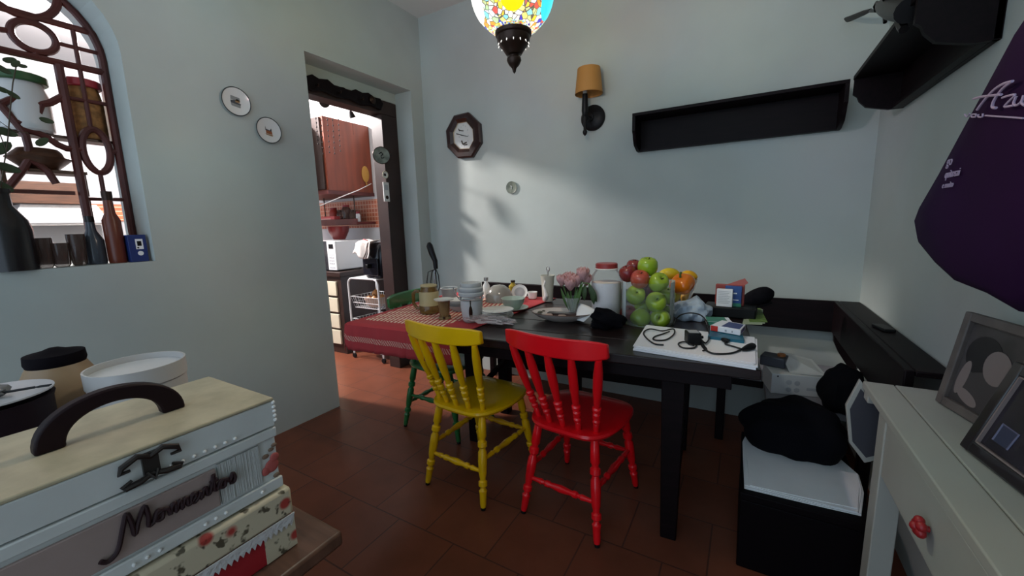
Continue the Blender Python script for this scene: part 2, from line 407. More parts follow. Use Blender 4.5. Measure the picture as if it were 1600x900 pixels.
# blue carton
p = at_x(219, 408, -2.535); 
t = thing('blue_carton', 'dark blue upright carton with a white label at the right end of the sill', 'carton', (-2.545, p.y - .002, WS + .001))
bl = mat('carton_blue', (0.015, 0.035, 0.16), 0.4)
MB().box(-.022, .022, -.034, .034, 0, .128).build('box', bl, t, bevel=.002)
MB().box(.022, .0226, -.008, .02, .06, .108).build('label', paper, t)
MB().lathe([(.011, 0), (.011, .0008)], 16, T(.022, .006, .04) @ RY(PI / 2)).build('badge', paper, t)
MB().box(.0226, .023, -.002, .014, .075, .098).build('print', black, t)
MB().box(.0226, .023, -.004, .003, .063, .07).build('print', black, t)
# trailing plant
t = thing('trailing_plant', 'thin leafy stems trailing in front of the grille at the far left', 'plant', (-2.57, at_x(10, 400, -2.57).y, WS))
lf = mat('leaf_dull', (0.05, 0.075, 0.035), 0.6); stm = mat('stem_brown', (0.07, 0.05, 0.03), 0.7)
def rel(x, y, X=-2.57): return at_x(x, y, X) - t.location
MB().tube([rel(-4, 330), rel(3, 280), rel(12, 220), rel(16, 170), rel(20, 130), rel(26, 100)], .0022, 6).build('stem', stm, t)
MB().tube([rel(10, 235), rel(-2, 205), rel(0, 190), rel(20, 204), rel(44, 208)], .0018, 6).build('stem', stm, t)
for (x, y, a, s) in [(14, 94, -.5, 1), (24, 100, -.9, .9), (34, 103, -.2, .7), (4, 108, .4, 1), (3, 140, .2, .9), (8, 206, .2, 1.4), (20, 148, .5, .9), (65, 222, -.7, 1.2), (3, 232, -.8, 1.6), (12, 262, .3, 1.5), (0, 290, .5, 1.6), (72, 188, .1, 1)]:
    M = T(*rel(x, y)) @ RX(-a) @ RZ(.4) @ SCL(1, 1, 1)
    q = .020 * s
    MB().grid(lambda u, v: (.25 * q * math.sin(u * PI) * 0 + .2 * q * (2 * u - 1) ** 2, (2 * u - 1) * q * 1.3, (2 * v - 1) * q * .55 * math.sqrt(max(0, 1 - (2 * u - 1) ** 2))), 10, 4, M).build('leaf', lf, t, solid=.0008)

# ------------------------------------------------------------------ kitchen beyond the doorway
MB_ = MB
t = thing('drawer_cabinet', 'dark brown kitchen base cabinet with four cream drawer fronts', 'cabinet', (-3.48, 2.57, 0))
MB().box(-.9, 0, .02, .62, .0, .80).build('body', cabbrown, t, bevel=.003)
MB().box(-.92, .02, 0, .625, .80, .845).build('countertop', cabbrown, t, bevel=.004)
for i in range(4):
    z0 = .10 + i * .168
    MB().box(-.56, -.06, 0, .02, z0, z0 + .145).build('drawer', cream, t, bevel=.004)
t = thing('wall_cabinet', 'orange brown wooden wall cabinet seen through the doorway', 'cabinet', (-3.596, 2.62, 1.65))
MB().box(-.9, 0, .02, .575, 0, .70).build('body', orangewood, t, bevel=.003)
MB().box(-.45, -.03, 0, .02, .01, .69).build('door', cabbrown, t, bevel=.004)
MB().box(-.9, -.46, 0, .02, .01, .69).build('door', cream, t, bevel=.004)
MB().box(-.9, .012, .0, .575, -.035, 0).build('bottom_trim', redwood, t)
t = thing('white_hood', 'white kitchen appliance standing left of the orange cabinet', 'appliance', (-3.75, 2.38, 1.66))
MB().box(-.3, 0, 0, .2, 0, .62).build('body', white, t, bevel=.01)
MB().box(-.28, -.02, -.01, 0, .02, .6).build('door', white, t, bevel=.004)
struct(MB().box(XF, XK, YK - .008, YK, 1.275, 1.585).build('trim_2', tm, smooth=False), 'orange mosaic tile band on the kitchen wall')
t = thing('kitchen_shelf', 'dark red wooden shelf below the orange cabinet', 'shelf', (-4.05, 3.19, 1.34))
MB().box(-.45, .46, -.24, 0, -.025, .0).build('board', redwood, t, bevel=.003)
MB().box(-.45, .46, -.26, -.24, -.03, .035).build('front_lip', redwood, t, bevel=.003)
MB().tube([(.40, -.22, 0), (.40, -.22, .33)], .006).build('rod', bronze, t)
MB().tube([(-.1, -.22, 0), (-.1, -.22, .33)], .006).build('rod', bronze, t)
jr = mat('tomato_red', (0.38, 0.04, 0.025), 0.4); jb = mat('coffee', (0.07, 0.035, 0.02), 0.6)
for i, (x, r, h, mm, lab) in enumerate([(-.06, .05, .15, jr, 'red tin on the dark red kitchen shelf'), (.06, .045, .12, brnglass, 'smoked glass jar beside the red tin on the kitchen shelf'), (.16, .05, .17, brnglass, 'taller smoked glass jar on the kitchen shelf'), (.27, .04, .11, jb, 'small brown pot near the right end of the kitchen shelf'), (.345, .026, .09, milky, 'tiny milky bottle at the right end of the kitchen shelf')]):
    tt = thing('shelf_jar', lab, 'jar', (-4.05 + x, 3.05, 1.34), group='jars on the kitchen shelf')
    MB().lathe([(r * .9, 0), (r, .01), (r, h * .8), (r * .7, h)], 16).build('body', mm, tt)
    MB().lathe([(r * .75, h), (r * .75, h + .02)], 16).build('lid', bronze if i % 2 else redlid, tt)
t = thing('red_box', 'pinkish red food box at the left end of the kitchen shelf', 'box', (-3.99, 2.955, 1.3755)); 
MB().box(-.20, .06, -.05, .05, 0, .07).build('carton', mat('box_red', (0.55, 0.08, 0.08), 0.5), t, bevel=.003)
MB().box(-.18, -.0, -.051, -.05, .015, .05).build('label', mat('box_pink', (0.65, 0.3, 0.28), 0.5), t)
t.location = (-4.02, 2.99, 1.341); t.scale = (1, 1, 1)
o = MB().lathe([(.06, 0), (.10, .08), (.115, .14), (.108, .14), (.09, .08), (.05, .01)], 20).build('red_bowl', mat('bowl_red', (0.12, 0.008, 0.008), 0.3), loc=(-3.80, 2.86, 1.158))
tag(o, 'dark red bowl standing on top of the white microwave', 'bowl')
# microwave
t = thing('microwave', 'white microwave oven on the dark kitchen cabinet', 'microwave', (-3.56, 2.62, .846))
MB().box(-.50, 0, .02, .36, .012, .305).build('body', white, t, bevel=.006)
MB().box(-.50, -.13, 0, .02, .012, .305).build('door', mat('oven_glass', (0.03, 0.03, 0.035), 0.1), t, bevel=.003)
MB().box(-.13, 0, 0, .02, .012, .305).build('control_panel', white, t, bevel=.003)
MB().box(-.10, -.03, -.002, 0, .23, .275).build('display', black, t)
MB().box(-.105, -.025, -.001, 0, .165, .172).build('key_row', greym, t)
for j in range(3):
    for i in range(3):
        MB().box(-.105 + i * .028, -.085 + i * .028, -.0015, 0, .13 - j * .03, .148 - j * .03).build('key', greym, t)
MB().box(-.105, -.025, -.0015, 0, .03, .045).build('key_row', greym, t)
for x in (-.46, -.04):
    for y in (.05, .32): MB().lathe([(.012, 0), (.012, .013)], 10, T(x, y, 0)).build('foot', black, t)
# vegetable cart
t = thing('kitchen_cart', 'white wire kitchen trolley with three baskets in the doorway', 'trolley', (-3.115, 2.72, 0))
cw, cd = .205, .17
for y in (-cd, cd):
    MB().tube([(-cw, y, .05), (-cw, y, .74)] + [(-cw + .06 - .06 * math.cos(a * PI / 10), y, .74 + .06 * math.sin(a * PI / 10)) for a in range(1, 6)] + [(cw - .06 + .06 * math.sin(a * PI / 10), y, .74 + .06 * math.cos(a * PI / 10)) for a in range(0, 6)] + [(cw, y, .05)], .009, 8).build('side_frame', whitemetal, t)
MB().box(-cw + .02, cw - .02, -cd, cd, .792, .803).build('top_tray', whitemetal, t, bevel=.003)
for z in (.62, .40, .18):
    bk_ = MB()
    for zz, k2 in ((z, 1.0), (z - .06, .93), (z - .11, .86)):
        a, b2 = cw * k2 - .008, cd * k2 - .008
        bk_.tube([(-a, -b2, zz), (a, -b2, zz), (a, b2, zz), (-a, b2, zz)], .0035, 6, closed=True)
    for i in range(13):
        u = -1 + 2 * i / 12; a, b2 = cw - .008, cd - .008; a2, b3 = cw * .86 - .008, cd * .86 - .008
        bk_.tube([(u * a, -b2, z), (u * a2, -b3, z - .11), (u * a2, b3, z - .11), (u * a, b2, z)], .0016, 5)
    for i in range(9):
        u = -1 + 2 * i / 8; a, b2 = cw - .008, cd - .008; a2, b3 = cw * .86 - .008, cd * .86 - .008
        bk_.tube([(-a, u * b2, z), (-a2, u * b3, z - .11), (a2, u * b3, z - .11), (a, u * b2, z)], .0016, 5)
    bk_.build('basket', whitemetal, t)
MB().tube([(-cw, -cd, .09), (cw, -cd, .09), (cw, cd, .09), (-cw, cd, .09)], .006, 6, closed=True).build('lower_rail', whitemetal, t)
for x in (-cw, cw):
    for y in (-cd, cd):
        MB().lathe([(.022, -.009), (.025, -.006), (.025, .006), (.022, .009)], 14, T(x, y, .025) @ RX(PI / 2)).build('wheel', black, t)
# onions in a pale bowl
o = MB().lathe([(.05, 0), (.09, .03), (.115, .10), (.110, .10), (.085, .035), (.04, .008)], 22).build('vegetable_bowl', mat('pale_bowl', (0.6, 0.45, 0.36), 0.5), loc=(-3.10, 2.68, .512))
tag(o, 'pale bowl full of onions in the top basket of the trolley', 'bowl')
onm = mat('onion_skin', (0.55, 0.25, 0.08), 0.35, var=0.3, scale=12)
for i, (x, y, z, lab) in enumerate([(-.045, -.035, .075, 'orange onion at the front left of the pale bowl'), (.035, -.05, .078, 'orange onion at the front of the pale bowl'), (.06, .03, .08, 'orange onion at the right of the pale bowl'), (-.02, .05, .085, 'orange onion at the back of the pale bowl'), (.01, -.005, .13, 'orange onion on top of the heap in the pale bowl')]):
    tt = thing('onion', lab, 'onion', (-3.10 + x, 2.68 + y, .512 + z), group='onions in the pale bowl')
    MB().lathe([(.004, -.036), (.022, -.032), (.036, -.01), (.037, .006), (.026, .026), (.009, .036), (.004, .045)], 16).build('bulb', onm, tt)
    MB().lathe([(.004, .044), (.006, .056), (.001, .06)], 8).build('stalk', stm, tt)
o = MB().box(-.06, .06, -.05, .05, 0, .075).build('green_box', mat('box_green', (0.015, 0.12, 0.055), 0.5), loc=(-3.24, 2.68, .292), bevel=.003)
tag(o, 'dark green box in the middle basket of the trolley', 'box')
def crumple(v, amp=.18, f=3.1, sd=0):
    n = math.sin(v.x * f * 2 + sd) * math.cos(v.y * f * 1.7 + sd * 2) + .6 * math.sin(v.z * f * 3 + v.x * 4 + sd) + .5 * math.cos(v.y * f * 3.3 + v.z * 5)
    return v * (1 + amp * n * .5)
o = MB().ball(SCL(.07, .06, .045), 20, 14, lambda v: crumple(v, .2, 3, 1)).build('white_bag', white, loc=(-3.08, 2.66, .338))
tag(o, 'crumpled white bag in the middle basket of the trolley', 'bag')
for i in range(3):
    o = MB().box(-.1, .1, -.08, .08, 0, .006).build('paper_sheet', cream if i == 1 else paper, loc=(-3.08 + .02 * i, 2.70, .073 + .008 * i), rotz=.15 * i - .1)
    tag(o, ['lowest white paper in the bottom trolley basket', 'cream paper in the bottom trolley basket', 'top white paper in the bottom trolley basket'][i], 'paper', 'papers in the bottom basket')
# fryer with towel
t = thing('air_fryer', 'black rounded air fryer on top of the white trolley', 'fryer', (-3.005, 2.715, .804))
def sq(r, z, n=28, e=.28):
    return [(r * math.copysign(abs(math.cos(2 * PI * k / n)) ** (1 - e), math.cos(2 * PI * k / n)), r * math.copysign(abs(math.sin(2 * PI * k / n)) ** (1 - e), math.sin(2 * PI * k / n)), z) for k in range(n)]
prof = [(.13, 0), (.142, .01), (.148, .08), (.148, .2), (.142, .27), (.12, .31), (.07, .33)]
v = []; ff = []
for r, z in prof: v += sq(r, z)
n = 28
for i in range(len(prof) - 1):
    for k in range(n): ff.append((i * n + k, i * n + (k + 1) % n, (i + 1) * n + (k + 1) % n, (i + 1) * n + k))
ff += [tuple(reversed(range(n))), tuple((len(prof) - 1) * n + k for k in range(n))]
MB().add(v, ff).build('body', mat('fryer_black', (0.012, 0.012, 0.018), 0.15), t)
MB().box(-.10, .10, -.153, -.135, .03, .19).build('drawer', mat('fryer_black', (0, 0, 0)), t, bevel=.006)
MB().box(-.02, .02, -.20, -.153, .10, .14).build('handle', black, t, bevel=.008)
towel = mat('towel', (0.72, 0.66, 0.62), 0.9, bump=.2, scale=60)
tt = thing('dish_towel', 'white striped dish towel draped over the black air fryer', 'towel', (-3.06, 2.60, 1.14))
def tw(u, v):
    x = -.10 + .20 * u; s = v
    if s < .45: y, z = -.085 - .05 * (1 - s / .45) * .3, -.10 + .10 * s / .45
    else: y, z = -.085 + (s - .45) * .32, .0 + .012 * math.sin((s - .45) * 3)
    return (x + .03 * math.sin(v * 4), y + .012 * math.sin(u * 9 + v * 3), z + .012 * math.sin(u * 7) - (.05 * u if v < .45 else 0))
MB().grid(tw, 16, 16).build('cloth', towel, tt, solid=.005)
for k in range(2):
    MB().tube([Vector(tw(.72 + .12 * k, j / 16)) + Vector((0, -.004, .004)) for j in range(17)], .0045, 6).build('stripe', mat('towel_stripe', (0.14, 0.10, 0.09), 0.9), tt)
MB().tube([Vector(tw(.2 + .03 * j, .75)) + Vector((0, 0, .005)) for j in range(9)], .006, 6).build('motif', mat('towel_red', (0.4, 0.12, 0.12), 0.9), tt)

# hanging things in the doorway
beadm = mat('bead_dark', (0.02, 0.012, 0.01), 0.4)
hx = -2.83
c = at_x(507, 160, hx)
t = thing('wind_chime', 'dark disc mobile with beaded strings hanging in the doorway', 'mobile', (hx, c.y, 2.19))
MB().tube([(0, 0, 0.008), (0, 0, c.z - 2.19)], .0015, 5).build('cord', beadm, t)
MB().lathe([(.002, -.006), (.038, -.004), (.038, .004), (.002, .006)], 20, T(0, 0, c.z - 2.19) @ RZ(R(55)) @ RX(PI / 2)).build('disc', beadm, t)
for (x, yb) in [(493, 225), (501, 240), (511, 238), (519, 240), (528, 236)]:
    a = Vector((0, 0, c.z - 2.19 - .02)); q = at_x(x, 178, hx) - t.location; e = at_x(x + 4, yb, hx) - t.location
    bd = MB().tube([a, q, e], .0012, 5)
    for k in range(7):
        bd.ball(T(*(q.lerp(e, .15 + .85 * k / 6))) @ SCL(.005, .005, .007), 8, 6)
    bd.build('bead_string', beadm, t)
c = at_x(549, 178, hx)
t = thing('iron_bell', 'small black bell hanging from the top of the doorway', 'bell', (hx, c.y, 2.199))
MB().tube([(0, 0, 0), (0, 0, c.z - 2.199 + .02)], .0012, 5).build('cord', beadm, t)
MB().lathe([(.026, -.03), (.022, -.012), (.018, .01), (.010, .022), (.003, .026)], 16, T(0, 0, c.z - 2.199) @ RX(.4)).build('bell', beadm, t)
MB().tube([(0, 0, c.z - 2.199 - .02), (.004, .0, c.z - 2.199 - .16)], .0012, 5).build('clapper_cord', beadm, t)
# plates and tags on the jamb
JX = -2.669
def disc(name, label, cat, px, py, r, m, rim):
    p = at_x(px, py, JX + .01)
    t = thing(name, label, cat, (JX, p.y, p.z))
    MB().lathe([(r * .6, 0), (r, .006), (r, .010), (r * .7, .006), (.001, .006)], 26, RY(PI / 2)).build('dish', m, t)
    MB().tube([(.010, r * math.cos(a * PI / 16), r * math.sin(a * PI / 16)) for a in range(32)], .003, 6, closed=True).build('rim', rim, t)
    return t
sage = mat('sage_glaze', (0.22, 0.25, 0.20), 0.3, var=.5, scale=26)
p = at_x(596, 243, -2.605)
t = thing('green_plate', 'small grey green patterned plate hanging off the right door jamb on a hook', 'plate', (-2.605, p.y, p.z), R(-38))
r = .066
MB().lathe([(r * .6, 0), (r, .006), (r, .010), (r * .7, .006), (.001, .006)], 26, RY(PI / 2)).build('dish', sage, t)
MB().tube([(.010, r * math.cos(a * PI / 16), r * math.sin(a * PI / 16)) for a in range(32)], .003, 6, closed=True).build('rim', bronze, t)
MB().tube([(.0075, -.02, .01), (.0075, 0, .025), (.0075, .012, .01), (.0075, -.005, -.005), (.0075, .0, -.022), (.0075, .02, -.018)], .004, 6).build('motif', black, t)
hk = RZ(R(38)) @ Vector((JX + .001 + 2.605, 2.60 - p.y, .03))
MB().tube([tuple(hk), (-.012, .035, .035), (-.002, .03, .02), (-.001, .0, .0)], .004, 6).build('hook', bronze, t)
t = disc('round_tag', 'small round white ornament below the green plate', 'ornament', 602, 273, .029, porcelain, cream)
MB().lathe([(.012, 0), (.012, .001)], 14, T(.0062, 0, 0) @ RY(PI / 2)).build('motif', bronze, t)
p = at_x(604, 299, JX + .01)
t = thing('hanging_plaque', 'tall white plaque with dark print hung below the round ornament', 'plaque', (JX, p.y, p.z))
MB().box(0, .012, -.030, .030, -.085, .075).build('board', porcelain, t, bevel=.003)
MB().box(.012, .0128, -.018, .018, .01, .055).build('print', greym, t)
MB().lathe([(.016, 0), (.016, .001)], 14, T(.012, 0, -.05) @ RY(PI / 2)).build('print', bronze, t)
# wooden spatula, cord
p = at_x(572, 272, -3.58)
t = thing('wooden_spatula', 'yellow wooden leaf shaped spatula hung on the orange cabinet side', 'spatula', (-3.590, p.y, p.z))
MB().ball(SCL(.008, .05, .085), 14, 10).build('blade', mat('spatula_wood', (0.42, 0.20, 0.03), 0.5), t)
MB().tube([(0, 0, -.08), (0, .01, -.13)], .007).build('handle', mat('spatula_wood', (0, 0, 0)), t)
cd_ = MB().tube([Vector((XK - .002, 1.66, 1.30)), at_x(497, 323, -2.95), at_x(530, 309, -3.12), at_x(560, 297, -3.38), at_x(580, 287, -3.592)], .0038, 6)
tag(cd_.build('power_cable', white), 'thin white cord strung across the doorway below the cabinet', 'cord')
# far kitchen wall seen through the grille
t = thing('hood_cabinet', 'brown wooden cabinet high on the far kitchen wall', 'cabinet', (XF, 1.0, at_x(70, 320, -5.65).z))
zb = at_x(70, 318, -5.65).z; zt_ = at_x(70, 284, -5.65).z
ya, yb = at_x(25, 300, -5.65).y, at_x(128, 300, -5.65).y
t.location = (XF + .001, (ya + yb) / 2, zb)
MB().box(0, .35, ya - t.location.y - .3, yb - t.location.y, 0, zt_ - zb).build('body', brownwood, t, bevel=.004)
t = thing('range_hood', 'white range hood below the brown cabinet through the grille', 'hood', (XF + .001, (ya + yb) / 2 + .06, at_x(75, 352, -5.7).z))
hh = zb - t.location.z - .002
MB().taper(.16, .34, .13, .25, 0, hh, T(.17, 0, 0)).build('canopy', white, t, bevel=.006)
MB().box(.33, .345, -.30, .30, .02, .05).build('control_strip', greym, t)
struct(MB().box(XF, XF + .008, -0.6, 2.4, at_x(115, 346, XF).z, at_x(115, 318, XF).z).build('trim_3', tm, smooth=False), 'orange mosaic tile band on the far kitchen wall')
t = thing('kitchen_counter', 'dark kitchen counter along the far wall below the hood', 'counter', (XF + .001, 1.2, 0))
MB().box(0, .55, -2.0, 1.2, 0, .88).build('body', cabbrown, t)
MB().box(0, .58, -2.0, 1.22, .88, .92).build('countertop', whitepaint, t, bevel=.004)
# kitchen ceiling lamp
t = thing('kitchen_lamp', 'round bare ceiling lamp lighting the kitchen', 'lamp', (-4.3, 1.60, 2.999))
MB().lathe([(.09, 0), (.09, -.03), (.05, -.04)], 24).build('base', white, t)
MB().ball(T(0, 0, -.085) @ SCL(.05, .05, .05), 16, 12).build('bulb', mat('lit_bulb', (1, 1, 1), .5, emis=(1, .93, .86), estr=3), t)

# ------------------------------------------------------------------ chairs
def between(w, p0, p1, prof, n=12, k=1.0):
    "turned piece from p0 to p1; prof = (fraction, radius)"
    p0, p1 = Vector(p0), Vector(p1); d = p1 - p0
    q = d.to_track_quat('Z', 'Y').to_matrix().to_4x4(); q.translation = p0
    w.lathe([(r * k, t * d.length) for t, r in prof], n, q)
    return w
SPIN = [(0, .010), (.05, .012), (.13, .012), (.14, .009), (.16, .0155), (.19, .0155), (.205, .009), (.22, .009), (.235, .0165), (.29, .0165), (.305, .010), (.32, .010), (.335, .018), (.37, .018), (.385, .012), (.46, .0145), (.62, .0185), (.82, .018), (.95, .014), (1, .012)]
LEG = [(.0, .012), (.03, .0145), (.14, .016), (.18, .019), (.20, .0125), (.22, .0125), (.235, .020), (.28, .020), (.295, .0135), (.31, .0135), (.36, .018), (.5, .021), (.60, .020), (.625, .0145), (.645, .0145), (.66, .0215), (.71, .0215), (.725, .0145), (.75, .0145), (.77, .020), (.9, .019), (1, .016)]
STR = [(0, .008), (.14, .010), (.2, .013), (.22, .009), (.25, .009), (.27, .0145), (.32, .0145), (.34, .0105), (.5, .0165), (.66, .0105), (.68, .0145), (.73, .0145), (.75, .009), (.78, .009), (.8, .013), (.86, .010), (1, .008)]
def make_chair(name, label, col, loc, rot):
    m = mat('paint_' + name, col, 0.3, var=.12, scale=6, coat=.3)
    t = thing(name, label, 'chair', loc, rot, group='painted turned chairs at the table')
    # seat outline
    out = []
    for k in range(40):
        w = 2 * PI * k / 40; c, s = math.cos(w), math.sin(w)
        e = .42
        x = math.copysign(abs(c) ** e, c); y = math.copysign(abs(s) ** .55, s)
        wd = .205 if y > 0 else .205 - .035 * (-y) ** 1.2
        out.append((x * wd, y * (.205 if y > 0 else .20)))
    sm = MB(); n = len(out); v = []; f = []
    for sc, z in ((.86, .408), (.97, .414), (1.0, .425), (.985, .436), (.9, .440), (.6, .434), (.2, .431)):
        v += [(x * sc, y * sc, z) for x, y in out]
    for i in range(6):
        for k in range(n): f.append((i * n + k, i * n + (k + 1) % n, (i + 1) * n + (k + 1) % n, (i + 1) * n + k))
    f += [tuple(reversed(range(n))), tuple(6 * n + k for k in range(n))]
    sm.add(v, f); sm.build('seat', m, t)
    feet = {(-1, -1): (-.175, -.22), (1, -1): (.175, -.22), (-1, 1): (-.185, .22), (1, 1): (.185, .22)}
    top = {k: (k[0] * (.130 if k[1] < 0 else .145), k[1] * .145) for k in feet}
    def lp(k, z):
        a = z / .412; return Vector((feet[k][0] + (top[k][0] - feet[k][0]) * a, feet[k][1] + (top[k][1] - feet[k][1]) * a, z))
    for k in feet:
        l = between(MB(), lp(k, .012), lp(k, .412), LEG, 14).build('leg', m, t)
        between(MB(), lp(k, .0), lp(k, .013), [(0, .011), (1, .012)], 12).build('foot_cap', black, l)
    for a, b2, z in (((-1, -1), (1, -1), .165), ((-1, 1), (1, 1), .20), ((-1, -1), (-1, 1), .215), ((1, -1), (1, 1), .215)):
        between(MB(), lp(a, z), lp(b2, z), STR, 12).build('stretcher', m, t)
    # bowed top rail
    def rc(u): return -.235 - .055 * (1 - (2 * u - 1) ** 2)
    rail = MB(); N = 16; v = []; f = []
    for i in range(N + 1):
        u = i / N; x = -.222 + .444 * u; y = rc(u); e = .012 * (abs(2 * u - 1) ** 6)
        for dy, z in ((-.012, .776 + e), (.012, .772 + e), (.004, .852 - e), (-.018, .856 - e)):
            v.append((x, y + dy, z))
    for i in range(N):
        for k in range(4): f.append((i * 4 + k, i * 4 + (k + 1) % 4, i * 4 + 4 + (k + 1) % 4, i * 4 + 4 + k))
    f += [(0, 1, 2, 3), (N * 4 + 3, N * 4 + 2, N * 4 + 1, N * 4)]
    rail.add(v, f).build('top_rail', m, t, bevel=.005)
    for j in range(5):
        x0 = -.132 + .066 * j; x1 = -.19 + .095 * j; u = (x1 + .222) / .444
        y0 = -.165 + .028 * (abs(j - 2) / 2) ** 2
        between(MB(), (x0, y0, .432), (x1, rc(u), .782), SPIN, 12).build('spindle', m, t)
    return t
make_chair('yellow_chair', 'bright yellow turned wooden chair pushed in at the tablecloth end of the table', (0.95, 0.54, 0.002), (-1.124, 1.569, 0), R(-3.6))
make_chair('red_chair', 'glossy red turned wooden chair pushed in at the bare middle of the table', (0.92, 0.005, 0.012), (-.602, 1.612, 0), R(-5.1))
make_chair('green_chair', 'dark green turned wooden chair at the far left end of the table', (0.020, 0.15, 0.038), (-1.625, 1.922, 0), R(-90))

# ------------------------------------------------------------------ table
TH = R(4); TC = Vector((-.8976, 1.909, 0)); ZT = .78
t = thing('dining_table', 'long dark wooden plank dining table with trestle legs', 'table', TC, TH)
tp = MB()
for i in range(5):
    y0 = -.50 + i * .20
    tp.box(-.93, .93, y0 + .0012, y0 + .1988, ZT - .036, ZT)
tp.build('tabletop', tablewood, t, bevel=.004)
za = ZT - .036
for y in (-.45, .44):
    MB().box(-.82, .85, y - .012, y + .012, za - .06, za).build('apron', darkwood, t, bevel=.003)
for x, y0, y1 in ((-.445, -.05, .34), (.66, -.375, .335)):
    for y in (y0, y1):
        MB().taper(.030, .034, .042, .040, 0, za - .06, T(x, y, 0)).build('leg', darkwood, t, bevel=.004)
    MB().box(x - .03, x + .03, y0, y1, za - .12, za - .06).build('cross_beam', darkwood, t, bevel=.004)
    MB().box(x - .025, x + .025, y0, y1, .12, .18).build('foot_beam', darkwood, t, bevel=.004)
MB().box(-.445, .66, .31, .345, .335, .395).build('stretcher', darkwood, t, bevel=.004)
between(MB(), (-.445, -.05, .30), (-.05, -.05, za - .03), [(0, .016), (1, .016)], 4).build('brace', darkwood, t)

def tloc(p):
    "world -> table-local"
    return RZ(-TH) @ (Vector(p) - TC)
# tablecloth
cm, nt, b = node_mat('checked_cloth')
tc = nt.nodes.new('ShaderNodeTexCoord'); sp = nt.nodes.new('ShaderNodeSeparateXYZ'); nt.links.new(tc.outputs['UV'], sp.inputs[0])
def mnode(op, a, b2=None, c=None):
    n = nt.nodes.new('ShaderNodeMath'); n.operation = op
    for i, q in enumerate((a, b2, c)):
        if q is None: continue
        if isinstance(q, (int, float)): n.inputs[i].default_value = q
        else: nt.links.new(q, n.inputs[i])
    return n.outputs[0]
U, V = sp.outputs[0], sp.outputs[1]
d1_ = mnode('ADD', mnode('MULTIPLY', U, 34.0), mnode('MULTIPLY', V, 15.0)); d2_ = mnode('SUBTRACT', mnode('MULTIPLY', U, 4.0), mnode('MULTIPLY', V, 12.0))
s1 = mnode('LESS_THAN', mnode('FRACT', d1_), 0.56); s2 = mnode('LESS_THAN', mnode('FRACT', d2_), 0.86)
chk = mnode('MULTIPLY', s1, s2)
inn = mnode('MULTIPLY', mnode('MULTIPLY', mnode('GREATER_THAN', U, .19), mnode('LESS_THAN', U, .80)), mnode('MULTIPLY', mnode('GREATER_THAN', V, .20), mnode('LESS_THAN', V, .90)))
lace = mnode('MULTIPLY', mnode('LESS_THAN', mnode('FRACT', mnode('MULTIPLY', mnode('ADD', U, V), 60.0)), .5), mnode('COMPARE', V, .055, .012))
fac = mnode('MAXIMUM', mnode('MULTIPLY', chk, inn), mnode('MULTIPLY', lace, .5))
mx = nt.nodes.new('ShaderNodeMixRGB'); mx.inputs[1].default_value = (0.42, 0.035, 0.042, 1); mx.inputs[2].default_value = (0.76, 0.60, 0.46, 1)
nt.links.new(fac, mx.inputs[0]); nt.links.new(mx.outputs[0], b.inputs['Base Color']); b.inputs['Roughness'].default_value = 0.85
bmn = nt.nodes.new('ShaderNodeBump'); bmn.inputs['Strength'].default_value = .4; bmn.inputs['Distance'].default_value = .003; nt.links.new(fac, bmn.inputs['Height']); nt.links.new(bmn.outputs[0], b.inputs['Normal'])
cl = MB(); NU, NV = 60, 60
ovx, ovy = .13, .14
cx0 = -.93; cx1 = -.195; cy0 = -.50; cy1 = .485
uvs = []
def clothp(u, v):
    s = -ovx + (cx1 - cx0 + ovx) * u; q = -ovy + (cy1 - cy0 + ovy) * v
    skew = .14 * (v - .5)
    x = cx0 + s; y = cy0 + q; z = ZT + .0035
    rnd = .007
    if s > 0: x += skew * (s / (cx1 - cx0))
    fold = .006 * math.sin(u * 34) + .004 * math.sin(u * 61 + 1)
    foldx = .006 * math.sin(v * 30) + .004 * math.sin(v * 57 + 1)
    dz = 0
    if q < 0: y = cy0 - .007 - abs(fold) * min(1, -q / .06) - .06 * (-q) * (1 if u > .9 else .4); dz = min(dz, q)
    if s < 0: x = cx0 - .007 - abs(foldx) * min(1, -s / .06) ; dz = min(dz, s) if q >= 0 else -math.hypot(s, q) * .8
    z += dz
    if dz == 0: z += .0012 * abs(math.sin(u * 23 + v * 9)) * (1 if v > .2 else 0)
    return (x, y, z)
o = cl.grid(clothp, NU, NV).build('tablecloth', cm, loc=TC, rotz=TH, solid=.002)
uvl = o.data.uv_layers.new(name='UVMap')
for poly in o.data.polygons:
    for li in poly.loop_indices:
        vi = o.data.loops[li].vertex_index; uvl.data[li].uv = ((vi % (NU + 1)) / NU, (vi // (NU + 1)) / NV)
tag(o, 'pink red checked tablecloth covering the left end of the dark table', 'tablecloth')

# ------------------------------------------------------------------ corner bench
padm = mat('bench_grey', (0.21, 0.21, 0.23), 0.55, spec=.3)
t = thing('corner_bench', 'dark wooden corner bench with grey seat along the back and right walls', 'bench', (-.6, 2.6, 0))
ox, oy = -.6, 2.6
def bb_(n, m, x0, x1, y0, y1, z0, z1, bevel=.004):
    return MB().box(x0 - ox, x1 - ox, y0 - oy, y1 - oy, z0, z1).build(n, m, t, bevel=bevel)
bb_('seat', padm, -1.88, .53, 2.47, 2.80, .385, .42)
bb_('seat', padm, .12, .53, 2.12, 2.469, .385, .42)
bb_('backrest', darkwood, -1.905, .44, 2.765, 2.79, .625, .80)
bb_('backrest', darkwood, .435, .460, 1.60, 2.79, .625, .80)
bb_('back_cap', darkwood, .46, .549, 1.60, 2.79, .782, .80)
MB().prism([(.44 - ox, .625), (.445 - ox, .58), (.47 - ox, .52), (.51 - ox, .455), (.54 - ox, .42), (.55 - ox, .42), (.55 - ox, .625)], .125, .165, Matrix(((1, 0, 0, 0), (0, 0, 1, 0), (0, 1, 0, 0), (0, 0, 0, 1)))).build('corner_bracket', darkwood, t)
